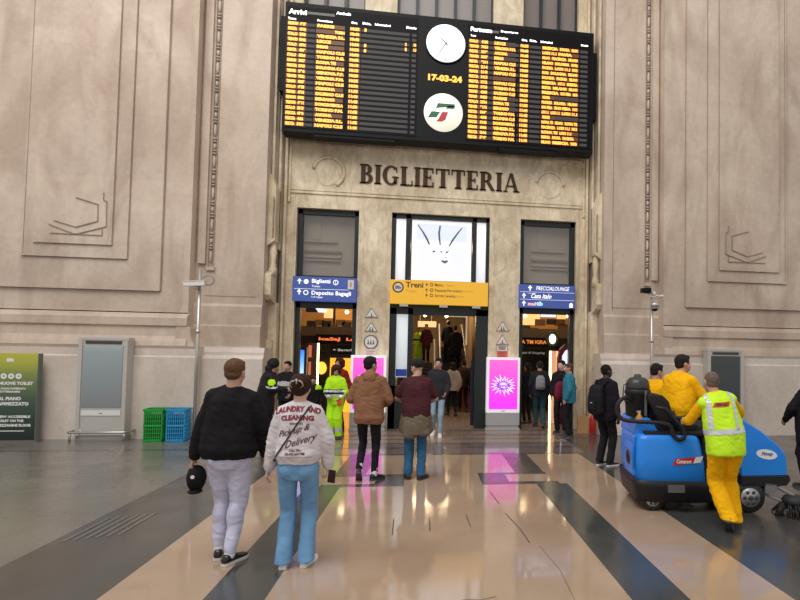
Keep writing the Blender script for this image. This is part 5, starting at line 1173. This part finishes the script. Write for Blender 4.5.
# on the stairs
bgp('person in black riding up the escalator, hand on the rail', 447, None, 1.74, 4, 'short', (.01, .01, .01), DK, 'coat', DK, 'straight', Y=22.2, z=1.485, hem=-.2)
bgp('taller person in long black coat on the escalator', 454, None, 1.84, -6, 'short', (.01, .01, .01), fabric('blueblack', (.012, .013, .02)), 'coat', DK, 'straight', Y=21.6, z=1.155, hem=-.34, w=1.15)
q_ = bgp('worker in hi-vis overalls standing on the left stairs', 417, None, 1.60, 180, 'short', (.01, .01, .01), HIV, 'hi_vis_jacket', HIV, 'baggy', Y=25.2, z=1.44, w=.85)
q_.band(q_.topo, lambda c: .98 < c.z < 1.06, 'navy_band', NAVY, .006)
bgp('person in dark red coat on the left stairs', 425, None, 1.74, 170, 'short', (.02, .01, .01), fabric('oxblood', (.06, .015, .015)), 'coat', DK, 'straight', Y=24.3, z=1.44, w=.9, hem=-.3)

# ================================================================ furniture along the walls
def kiosk(x, label, glass):
    t = thing('information_kiosk', label, 'kiosk', (x, 11.9, 0))
    G = C('kiosk_steel', (.52, .49, .46), .4, metal=.2)
    b = MB(); b.box((-.45, -.02, .10), (.45, .20, 2.06)); b.box((-.46, -.03, 2.0), (.46, .20, 2.07)); b.build('cabinet', [G], t, bevel=.012)
    b = MB(); b.box((-.33, -.035, 1.93), (.33, -.02, 1.99)); b.build('vent_slot', [C('slot_dark', (.05, .045, .045), .5)], t)
    b = MB(); b.box((-.36, -.032, .66), (.36, -.018, 1.90)); b.build('screen', [glass], t)
    for sg in (-1, 1): b = MB(); b.box((sg * .45, -.045, .10), (sg * .38, -.02, 2.0)); b.build('side_post', [G], t, bevel=.005)
    b = MB(); b.box((-.36, -.034, .50), (.36, -.02, .60)); s_ = b.build('strip', [C('strip_white', (.72, .72, .73), .4)], t)
    b = MB(); text(b, 'info', 0, .535, .025, .06, -.036, 'c', bold=.03); b.build('lettering', [C('plate_ink', (.08, .075, .08), .5)], s_, fix=False)
    b = MB(); disc(b, -.38, .2, .035, -.023); b.build('sticker', [C('strip_white', (.72, .72, .73), .4)], t, fix=False)
    b = MB(); b.box((-.46, .0, 0), (.46, .2, .10)); b.build('plinth', [C('plinth', (.35, .32, .29), .5)], t)
    b = MB(); b.tube([(-.53, .18, .18), (-.53, -.1, .18), (-.49, -.14, .18), (.49, -.14, .18), (.53, -.1, .18), (.53, .18, .18)], .022, 12)
    for xx in (-.49, .49): b.cyl((xx, -.12, 0), (xx, -.12, .18), .02, 12)
    b.build('guard_rail', [STEEL], t)
SCR = gradient('kiosk_screen', [(0, (.20, .21, .215)), (.45, (.22, .255, .27)), (.9, (.27, .32, .33)), (1, (.34, .38, .39))], .12, .66, 1.9, .12)
kiosk(-6.46, 'grey steel information kiosk with blank bluish screen by the left wall', SCR)
kiosk(6.92, 'grey steel kiosk with dark screen behind the sweeper', gradient('kiosk_screen_dark', [(0, (.03, .04, .045)), (1, (.05, .06, .065))], 0, .66, 1.9, .12))
# toilet sign board
t = thing('toilet_sign_board', 'standing green to black board advertising NUOVE TOILET at the left edge', 'sign board', (-8.14, 11.82, 0))
b = MB(); b.box((-.55, 0, .02), (.55, .1, 1.72)); b.build('panel', [gradient('board_print', [(0, (.008, .012, .010)), (.25, (.02, .045, .03)), (.5, (.06, .10, .065)), (.75, (.20, .25, .07)), (.9, (.42, .43, .05)), (1, (.50, .47, .05))], 0, 0, 1.72, .3)], t, bevel=.006)
b = MB(); b.box((.55, -.01, .02), (.565, .11, 1.72)); b.box((-.6, -.05, 0), (.6, .16, .03)); b.build('frame', [C('board_frame', (.12, .14, .12), .4)], t)
b = MB(); yy = -.004
for k in range(3): disc(b, -.04 + k * .13, 1.27, .055, yy, 0, 18, .018)
text(b, 'm', .0, 1.55, .07, .12, yy, 'l', bold=.08)
for s_, z, h, w_ in (('NUOVE TOILET', 1.10, .065, .78), ('A PIANO INTERRATO', 1.01, .04, .62), ('SOTTERRANEO', .95, .04, .5), ('AL PIANO', .80, .07, .52), ('AMMEZZATO', .70, .07, .7), ('NEW ACCESSIBLE', .46, .05, .75), ('TOILET ON THE', .38, .05, .6), ('MEZZANINE FLOOR', .29, .055, .78)): text(b, s_, -.12, z, h, w_ * .77, yy, bold=.05)
b.box((-.12, yy, .20), (.36, 0, .215)); b.build('lettering', [C('board_white', (.8, .82, .78), .5)], t, fix=False)
# crate-like bins
def crate(x, col, label, nm):
    t = thing('recycling_basket', label, 'basket', (x, 11.82, 0), R(3)); m = C(nm, col, .45)
    b = MB(); w_, d_, h_ = .172, .17, .655
    for z in (0, .03, .31, .60, h_ - .02): b.box((-w_, -d_, z), (w_, -d_ + .015, z + .022)); b.box((-w_, d_ - .015, z), (w_, d_, z + .022)); b.box((-w_, -d_, z), (-w_ + .015, d_, z + .022)); b.box((w_ - .015, -d_, z), (w_, d_, z + .022))
    for z in [.09 + .08 * i for i in range(7)]:
        b.box((-w_, -d_ + .003, z), (w_, -d_ + .010, z + .012)); b.box((-w_ + .003, -d_, z), (-w_ + .01, d_, z + .012)); b.box((w_ - .01, -d_, z), (w_ - .003, d_, z + .012)); b.box((-w_, d_ - .01, z), (w_, d_ - .003, z + .012))
    b.build('rails', [m], t)
    b = MB()
    for i in range(9):
        q_ = -w_ + .012 + i * (2 * w_ - .036) / 8; b.box((q_, -d_ + .001, .02), (q_ + .012, -d_ + .012, h_)); b.box((q_, d_ - .012, .02), (q_ + .012, d_, h_))
        q_ = -d_ + .012 + i * (2 * d_ - .036) / 8; b.box((-w_ + .001, q_, .02), (-w_ + .012, q_ + .012, h_)); b.box((w_ - .012, q_, .02), (w_, q_ + .012, h_))
    b.box((-w_ - .012, -d_ - .012, h_ - .03), (w_ + .012, -d_ + .01, h_)); b.box((-w_ - .012, d_ - .01, h_ - .03), (w_ + .012, d_ + .012, h_)); b.box((-w_ - .012, -d_, h_ - .03), (-w_ + .01, d_, h_)); b.box((w_ - .01, -d_, h_ - .03), (w_ + .012, d_, h_))
    b.build('bars', [m], t); b = MB(); b.box((-w_, -d_, .0), (w_, d_, .015)); b.build('base', [m], t)
    b = MB(); b.box((-w_ + .03, -d_ + .03, .02), (w_ - .03, d_ - .03, h_ - .14)); b.build('liner', [C(nm + '_liner', tuple(c_ * .12 for c_ in col), .6)], t)
crate(-5.40, (.015, .36, .05), 'green lattice basket by the left wall', 'crate_green'); crate(-4.985, (.02, .33, .66), 'light blue lattice basket by the left wall', 'crate_blue')
# cctv masts
CH = C('mast_steel', (.55, .53, .5), .3, metal=.7); CW = C('camera_white', (.72, .70, .67), .4)
def mast(x, y, label, kind):
    t = thing('camera_mast', label, 'camera mast', (x, y, 0)); b = MB(); b.cyl((0, 0, 0), (0, 0, 3.5), .033, 16); b.cyl((0, 0, 2.18), (0, 0, 2.25), .045, 16); b.cyl((0, 0, 0), (0, 0, .02), .09, 16); b.build('pole', [CH], t)
    if kind == 0:
        b = MB(); b.tube([(.16 + .11 * math.cos(R(a_)), 0, 3.27 + .10 * math.sin(R(a_))) for a_ in range(170, -150, -20)], .016, 10); b.build('cable_loop', [C('cable_grey', (.3, .28, .27), .4)], t)
        b = MB(); b.prism([(-.26, 3.12), (-.26, 3.2), (.14, 3.24), (.14, 3.14)], -.14, -.03); b.prism([(-.28, 3.2), (-.28, 3.215), (.15, 3.255), (.15, 3.24)], -.15, -.02); h_ = b.build('camera_head', [CW], t, bevel=.01)
        b = MB(); b.cyl((-.265, -.085, 3.155), (-.255, -.085, 3.156), .03, 14); b.build('lens', [BLK], h_); b = MB(); b.tube([(0, -.02, 3.12), (-.04, -.08, 3.06), (-.04, -.08, 3.14)], .02, 8); b.build('bracket', [CH], t)
    else:
        b = MB(); b.box((-.22, -.12, 3.30), (-.06, .02, 3.42)); h_ = b.build('camera_head', [BLK], t, bevel=.015)
        b = MB(); b.box((-.28, -.115, 3.31), (-.215, .015, 3.41)); b.build('sun_hood', [BLK], h_, bevel=.005)
        b = MB(); b.tube([(-.1, -.03, 3.3), (0, -.03, 3.22), (.12, -.03, 3.26), (.2, -.03, 3.2)], .022, 8); b.ell((.03, -.05, 3.3), (.04, .04, .05)); b.ell((.22, -.04, 3.25), (.06, .03, .03)); b.build('bracket', [CW], t)
        b = MB(); b.ell((.02, -.12, 2.98), (.09, .09, .07)); b.cyl((.02, -.12, 2.98), (.02, -.12, 3.08), .10, 18); b.build('dome_camera', [CH], t); b = MB(); b.ell((.02, -.12, 2.955), (.075, .075, .07)); b.build('dome', [BLK], t)
mast(-4.66, 11.75, 'steel mast with white surveillance camera by the left wall', 0); mast(5.03, 11.75, 'steel mast with black and dome surveillance cameras by the right wall', 1)
# bags on the floor by the right jamb
t = thing('paper_bag', 'tan paper bag on the floor by the right jamb', 'bag', (3.68, 12.62, 0), R(-10)); b = MB(); b.prism([(-.13, 0), (.13, 0), (.14, .40), (-.14, .40)], -.06, .06); b.build('bag', [C('kraft', (.50, .28, .13), .7)], t, bevel=.008); b = MB(); b.tube([(-.05, -.062, .38), (-.04, -.065, .48), (.04, -.065, .48), (.05, -.062, .38)], .006, 6); b.build('handle', [C('kraft', (.50, .28, .13), .7)], t)
t = thing('fire_extinguisher', 'red cylinder beside the tan paper bag', 'extinguisher', (3.90, 12.55, 0)); b = MB(); b.lathe([(.06, 0), (.075, .02), (.075, .36), (.05, .42), (.02, .44), (.02, .47)], 20); b.build('cylinder', [C('ext_red', (.55, .02, .015), .3)], t); b = MB(); b.box((-.02, -.06, .46), (.02, .03, .49)); b.build('valve', [BLK], t)
# ================================================================ the passage and halls behind the doorways
def P3(x, y, Y): return at(x, y, Y)
WARM = C('lit_orange', (.9, .42, .05), .5, emit=(1, .42, .03), es=1.3); WARM2 = C('lit_amber', (.8, .5, .2), .5, emit=(1, .58, .22), es=.9)
BRN = C('brown_panel', (.13, .085, .05), .5); DKB = C('dark_brown', (.03, .022, .018), .5); BULB = C('bulb', (1, .85, .6), .5, emit=(1, .82, .55), es=5)
LEDR = C('red_led', (1, .25, .1), .5, emit=(1, .2, .05), es=.9); GOLD = C('gold_clad', (.62, .40, .22), .25, metal=.6); STRIP = C('strip_light', (1, .85, .55), .5, emit=(1, .75, .38), es=4.5)
def panel(name, parent, px0, py0, px1, py1, Y, d, m):
    a = P3((px0 + px1) / 2, (py0 + py1) / 2, Y); x0 = P3(px0, (py0 + py1) / 2, Y).x; x1 = P3(px1, (py0 + py1) / 2, Y).x; z0 = P3((px0 + px1) / 2, py1, Y).z; z1 = P3((px0 + px1) / 2, py0, Y).z
    b = MB(); b.box((x0, Y, max(z0, .0)), (x1, Y + d, z1)); b.v = [tuple(Vector(q) - parent.location) for q in b.v]; return b.build(name, [m], parent)
# left shop
t = thing('shop_front', 'two storey orange lit shop front seen through the left doorway', 'shop front', (-3.1, 17, 0))
panel('lower_window', t, 318, 358, 352, 425, 17.3, .1, WARM); q = P3(321.5, 368, 16.9) - t.location; b = MB(); b.ell(q, (.15, .04, .19)); b.build('round_lamp', [ C('lit_yellow', (.95, .6, .1), .5, emit=(1, .6, .06), es=1.3)], t)
panel('dark_opening', t, 318, 352, 329, 430, 17.05, .05, DKB); panel('parapet', t, 285, 328, 372, 336, 16.8, .3, BRN); panel('fascia', t, 285, 336, 372, 343, 16.9, .3, DKB)
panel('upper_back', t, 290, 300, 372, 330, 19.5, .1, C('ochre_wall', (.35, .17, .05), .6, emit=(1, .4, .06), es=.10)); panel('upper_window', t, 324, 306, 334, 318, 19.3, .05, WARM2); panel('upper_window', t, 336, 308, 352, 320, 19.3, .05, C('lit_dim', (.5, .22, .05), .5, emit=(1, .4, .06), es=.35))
panel('upper_post', t, 333, 303, 335, 328, 18.5, .06, DKB); panel('side_return', t, 288, 336, 314, 440, 17.2, .1, BRN)
b = MB()
for i, (x, y) in enumerate(((312, 325), (320, 322), (327, 325), (341, 322), (347, 326), (333, 326))): q = P3(x, y, 18) - t.location; b.box(q - Vector((.14, .1, .10)), q + Vector((.12, .1, .07 if i % 2 else .13)), m=i % 2)
b.build('goods_on_display', [DKB, C('dim_orange', (.16, .08, .035), .6)], t)
t = thing('led_sign', 'red dot matrix sign over the orange shop window', 'sign', tuple(P3(337, 339.5, 16.7)))
b = MB(); b.box((-.62, 0, -.14), (.62, .08, .14)); b.build('case', [BLK], t); b = MB(); text(b, 'IcaSaJ  La', 0, -.06, .12, 1.05, -.006, 'c', bold=.04); b.build('lettering', [LEDR], t, fix=False)
t = thing('direction_sign', 'small black sign with pale lettering under the red dot matrix sign', 'sign', tuple(P3(343, 350, 16.5)))
b = MB(); b.box((-.34, 0, -.13), (.36, .06, .13)); b.build('panel', [BLK], t); b = MB(); text(b, '+ Bagagli', 0, -.06, .1, .58, -.006, 'c', bold=.03); b.build('lettering', [C('dim_white', (.6, .6, .6), .5, emit=(.6, .6, .6), es=.4)], t, fix=False)
t = thing('hanging_sign', 'dark blue and white lit sign hanging high in the left doorway', 'sign', tuple(P3(317, 309, 17)))
b = MB(); b.box((-.32, 0, -.1), (0, .06, .12)); b.build('panel', [C('navy_sign', (.01, .012, .08), .4)], t); b = MB(); b.prism([(-.1, .1), (.0, .12), (.3, -.02), (.28, -.1), (.05, -.1)], -.02, .03); b.build('arrow', [C('lit_white', (.9, .9, .95), .5, emit=(.9, .9, 1), es=.9)], t)
t = thing('lit_column', 'brown clad column with a vertical warm strip light in the left doorway', 'column', (P3(311, 400, 15).x, 15, 0))
zt = P3(311, 343, 15).z; b = MB(); b.box((-.12, 0, 0), (.12, .25, zt)); b.build('cladding', [C('brown_clad', (.22, .10, .05), .35)], t); b = MB(); b.box((.12, .0, .25), (.165, .05, zt)); b.build('strip_light', [STRIP], t)
b = MB(); b.box((-.1, -.01, zt - .38), (-.02, 0, zt - .06)); b.box((-.09, -.01, zt - .85), (-.03, 0, zt - .5)); b.build('poster', [C('salmon', (.8, .25, .15), .5, emit=(.9, .25, .12), es=.5)], t)
t = thing('blue_screen', 'narrow glowing blue screen just inside the left jamb', 'screen', (P3(299.5, 400, 14.4).x, 14.4, 0))
b = MB(); b.box((-.14, 0, 0), (.14, .15, P3(300, 347, 14.4).z)); b.build('case', [C('screen_case', (.012, .018, .045), .3)], t)
z0 = P3(300, 376, 14.4).z; z1 = P3(300, 350, 14.4).z; b = MB(); b.box((-.08, -.01, z0), (.08, 0, z1)); b.build('screen', [gradient('blue_glow', [(0, (.45, .6, .8)), (.5, (.12, .35, .9)), (1, (.03, .15, .8))], 1.6, z0, z1)], t)
# right shop
t = thing('shop_front', 'two storey amber lit shop front seen through the right doorway', 'shop front', (3.8, 17, 0))
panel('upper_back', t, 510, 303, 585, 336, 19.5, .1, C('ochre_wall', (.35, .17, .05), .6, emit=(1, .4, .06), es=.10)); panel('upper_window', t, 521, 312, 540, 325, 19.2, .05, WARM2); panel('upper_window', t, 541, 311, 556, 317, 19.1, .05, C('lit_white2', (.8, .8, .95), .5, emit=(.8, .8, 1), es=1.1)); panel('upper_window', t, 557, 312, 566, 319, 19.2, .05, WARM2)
panel('lit_sign', t, 547, 322, 556, 324, 18.8, .05, C('lit_pale', (.9, .6, .3), .5, emit=(1, .6, .3), es=1.6)); panel('parapet', t, 510, 329, 585, 338, 16.8, .3, BRN); panel('fascia', t, 510, 338, 570, 346, 16.9, .3, DKB)
panel('lower_back', t, 510, 357, 549, 432, 18.5, .1, DKB); panel('lower_back', t, 556, 345, 590, 440, 17.5, .1, C('maroon_panel', (.05, .012, .02), .4))
b = MB()
for i, (x, y) in enumerate(((533, 330), (540, 322), (551, 321), (560, 322), (525, 327), (563, 327))): q = P3(x, y, 18) - t.location; b.box(q - Vector((.16, .1, .12)), q + Vector((.16, .1, .06 + .03 * (i % 2))), m=i % 2)
b.build('goods_on_display', [DKB, C('dim_orange', (.16, .08, .035), .6)], t)
t = thing('led_sign', 'red dot matrix sign over the dark shop of the right doorway', 'sign', tuple(P3(534, 342, 16.7)))
b = MB(); b.box((-.45, 0, -.14), (.45, .08, .14)); b.build('case', [BLK], t); b = MB(); text(b, 'A TM IGRA', 0, -.06, .12, .8, -.006, 'c', bold=.03); b.build('lettering', [C('amber_led2', (1, .4, .1), .5, emit=(1, .35, .06), es=.5)], t, fix=False)
t = thing('direction_sign', 'black sign with grey lettering beneath the dot matrix of the right doorway', 'sign', tuple(P3(533, 353, 16.5)))
b = MB(); b.box((-.42, 0, -.12), (.42, .06, .12)); b.build('panel', [BLK], t); b = MB(); text(b, 'gate of shopping', 0, -.05, .1, .74, -.006, 'c', bold=.02); b.build('lettering', [C('dim_grey', (.4, .4, .42), .5, emit=(.4, .4, .42), es=.25)], t, fix=False)
t = thing('lit_column', 'gold clad column with bright vertical strip in the right doorway', 'column', (P3(553, 400, 14.5).x, 14.5, 0)); zt = P3(553, 351, 14.5).z
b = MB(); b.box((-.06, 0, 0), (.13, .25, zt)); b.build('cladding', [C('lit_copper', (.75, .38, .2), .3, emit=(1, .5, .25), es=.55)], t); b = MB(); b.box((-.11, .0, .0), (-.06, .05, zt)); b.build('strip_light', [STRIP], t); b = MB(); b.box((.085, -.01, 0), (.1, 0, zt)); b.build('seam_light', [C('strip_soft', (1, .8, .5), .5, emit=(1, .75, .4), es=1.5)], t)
t = thing('round_sign', 'glowing white rounded sign above the gold column', 'sign', tuple(P3(552.5, 339, 15)))
b = MB(); b.ell((0, 0, 0), (.10, .04, .14)); b.build('lamp', [C('lit_milk', (1, .97, .8), .5, emit=(1, .95, .75), es=2.2)], t); b = MB(); b.tube([(.17 * math.cos(2 * PI * i / 24), .03, .19 * math.sin(2 * PI * i / 24)) for i in range(24)], .03, 8, closed=True); b.build('ring', [C('sign_green', (.02, .05, .02), .4)], t)
t = thing('curved_screen', 'tall rounded screen glowing pale blue beside the right jamb', 'screen', (P3(564.5, 400, 14.3).x, 14.3, 0)); zt = P3(564, 345, 14.3).z
b = MB(); b.prism([(-.2, 0), (.16, 0), (.16, zt + .05), (.0, zt + .02), (-.14, zt - .12), (-.2, zt - .35)], 0, .14); b.build('case', [C('case_wine', (.14, .01, .03), .3)], t, bevel=.01)
b = MB(); b.prism([(-.1, .5), (.1, .5), (.1, zt - .1), (-.0, zt - .16), (-.08, zt - .3)], -.012, 0); b.build('screen', [C('screen_ice', (.6, .68, .95), .5, emit=(.6, .68, 1), es=1.2)], t)
# mezzanine slabs and side walls of the central passage: part of the building
for n, (a, c_) in enumerate(((-11.5, -1.35), (2.0, 11.5))):
    b = MB(); b.box((a, 17.2, 2.42), (c_, 30.8, 2.62)); tag(b.build('ceiling_mezzanine_left' if n == 0 else 'ceiling_mezzanine_right', [BRN]), kind='structure')
b = MB(); b.box((1.95, 18.2, 0), (2.25, 30.8, 5.4)); tag(b.build('wall_passage_right', [C('tan_wall', (.36, .24, .14), .6)]), kind='structure')
b = MB(); b.box((-1.55, 19, 0), (-1.25, 30.8, 5.4)); tag(b.build('wall_passage_left', [C('tan_wall', (.36, .24, .14), .6)]), kind='structure')
# flights
SD = C('escalator_dark', (.03, .03, .032), .4); SG = C('escalator_steel', (.22, .21, .20), .3, metal=.7)
def flight(x0, x1, y0, n, run, rise, name, label, cat, rail):
    t = thing(name, label, cat, ((x0 + x1) / 2, y0, 0)); h_ = (x1 - x0) / 2; b = MB()
    for i in range(n): b.box((-h_ + .08, i * run, 0), (h_ - .08, (i + 1) * run, (i + 1) * rise))
    b.box((-h_ + .08, n * run, 0), (h_ - .08, n * run + 3, n * rise)); b.build('steps', [SD], t)
    L, Hh = n * run, n * rise
    for sg in (-1, 1):
        b = MB(); b.prism([(-.9, 0), (L, 0), (L + 1, Hh + .9), (L, Hh + .95), (.3, .95), (-.6, .95), (-.85, .85)], sg * h_ - .04, sg * h_ + .04, 0, None, 'x'); b.build('balustrade', [rail], t)
        b = MB(); b.tube([(sg * h_, -.85, .1), (sg * h_, -.95, .5), (sg * h_, -.9, .85), (sg * h_, -.6, 1.0), (sg * h_, .3, 1.0), (sg * h_, L, Hh + 1.0), (sg * h_, L + 1, Hh + 1.0)], .045, 10); b.build('handrail', [C('handrail_pale', (.42, .38, .34), .35)], t)
flight(.42, 1.42, 19.0, 13, .40, .165, 'escalator', 'escalator climbing away on the right of the central passage', 'escalator', SG)
flight(-1.1, .22, 19.5, 12, .36, .12, 'staircase', 'broad dark stairs climbing away on the left of the central passage', 'staircase', SG)
t = thing('red_kiosk', 'small red lit vending stand inside the central doorway', 'vending stand', (P3(468, 405, 17.5).x, 17.5, 0))
b = MB(); b.box((-.17, 0, 0), (.2, .3, P3(467, 371, 17.2).z)); b.build('body', [C('stand_red', (.40, .08, .035), .4)], t, bevel=.01); zt = P3(467, 371, 17.2).z; b = MB(); b.box((-.16, -.01, zt - .12), (.19, 0, zt - .04)); b.build('sign_strip', [C('strip_pink', (.9, .5, .4), .5, emit=(.9, .5, .4), es=.6)], t); b = MB(); b.box((-.12, -.01, .5), (.15, 0, zt - .2)); b.build('window', [C('stand_brown', (.22, .05, .03), .3)], t)
t = thing('information_pillar', 'black pillar with three small round symbols by the right jamb of the central doorway', 'sign', (P3(479, 400, 14.1).x - .08, 14.1, 0))
zt = P3(479, 360, 14.1).z; b = MB(); b.box((-.14, 0, 0), (.14, .12, zt)); b.build('body', [C('pillar_navy', (.012, .014, .04), .3)], t, bevel=.008); b = MB()
for k in range(3): disc(b, -.0, zt - .12 - k * .15, .045, -.003)
b.build('symbols', [C('symbol_white', (.7, .7, .75), .5, emit=(.7, .7, .8), es=.4)], t, fix=False)
# lamps: globe pendants at the places where the photo shows them
def pendant(px, py, Y, label, es, r_=.075, col=(1, .74, .42)):
    q = P3(px, py, Y); t = thing('pendant_lamp', label, 'lamp', tuple(q)); b = MB(); b.ell((0, 0, 0), r_); b.build('globe', [BULB], t); b = MB(); b.cyl((0, 0, r_ * .9), (0, 0, 5.4 - q.z), .008, 6); b.build('cord', [BLK], t)
    L = bpy.data.lights.new('lamp_light', 'POINT'); L.energy = es; L.color = col; L.shadow_soft_size = .12; o = bpy.data.objects.new('lamp_light', L); COL.objects.link(o); o.location = (q.x, q.y - .25, q.z - .15)
pendant(425, 315, 22, 'left of the two globe lamps hanging over the central stairs', 25); pendant(446.5, 316, 22.5, 'right of the two globe lamps hanging over the central stairs', 25)
pendant(347, 312, 17.5, 'globe lamp high in the left doorway', 3, .06); pendant(525, 316, 17.5, 'globe lamp at the left of the right doorway', 3, .06); pendant(568, 316, 16, 'globe lamp at the right of the right doorway', 3, .06)
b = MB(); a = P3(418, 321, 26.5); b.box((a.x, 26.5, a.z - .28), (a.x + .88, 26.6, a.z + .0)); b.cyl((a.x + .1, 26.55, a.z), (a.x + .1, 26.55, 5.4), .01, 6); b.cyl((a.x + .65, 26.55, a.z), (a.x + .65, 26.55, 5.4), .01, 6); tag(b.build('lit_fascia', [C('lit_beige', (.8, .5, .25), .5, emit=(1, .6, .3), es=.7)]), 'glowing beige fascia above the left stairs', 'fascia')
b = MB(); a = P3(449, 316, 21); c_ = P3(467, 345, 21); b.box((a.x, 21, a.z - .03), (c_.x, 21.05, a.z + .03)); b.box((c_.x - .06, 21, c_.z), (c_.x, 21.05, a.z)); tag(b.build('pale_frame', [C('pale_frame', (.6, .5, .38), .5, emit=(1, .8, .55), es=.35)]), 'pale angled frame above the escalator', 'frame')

# ================================================================ light
def area(name, loc, aim, sx, sy, e, col):
    L = bpy.data.lights.new(name, 'AREA'); L.shape = 'RECTANGLE'; L.size = sx; L.size_y = sy; L.energy = e; L.color = col
    o = bpy.data.objects.new(name, L); COL.objects.link(o); o.location = loc; o.rotation_euler = (Vector(aim) - Vector(loc)).to_track_quat('-Z', 'Y').to_euler(); return o
area('hall_skylight', (-5, 1, 17), (1, 12, 2), 14, 10, 2000, (1, .98, .94))
for x, y, e in ((-3.2, 16.0, 45), (3.6, 16.0, 45), (.2, 16.5, 45), (.2, 26, 130), (-3.2, 18.5, 40), (3.6, 18.5, 40)):
    area('passage_light', (x, y, 5.1), (x, y, 0), 1.6, 1.2, e, (1, .72, .42))
wd = bpy.data.worlds.new('hall_daylight'); SC.world = wd; wd.use_nodes = True
wd.node_tree.nodes['Background'].inputs[0].default_value = (1, .96, .92, 1); wd.node_tree.nodes['Background'].inputs[1].default_value = .67
bpy.data.scenes.remove(TMP)
for key, grp in (('warning_plate', 'warning plates on the pillars'), ('notice_plate', 'warning plates on the pillars'), ('advertising_totem', 'pink advertising totems'), ('pendant_lamp', 'globe lamps inside the doorways'),
                 ('camera_mast', 'surveillance camera masts'), ('recycling_basket', 'lattice baskets by the left wall'), ('information_kiosk', 'steel kiosks along the walls'), ('direction_sign', 'hanging direction signs'),
                 ('shop_front', 'lit shop fronts inside the doorways'), ('led_sign', 'dot matrix signs inside the doorways')):
    for o in bpy.data.objects:
        if o.parent is None and o.name.split('.')[0] == key: o['group'] = grp

vs_ = SC.view_settings; vs_.view_transform = 'Standard'; vs_.look = 'None'; vs_.exposure = 0.0; vs_.gamma = 1
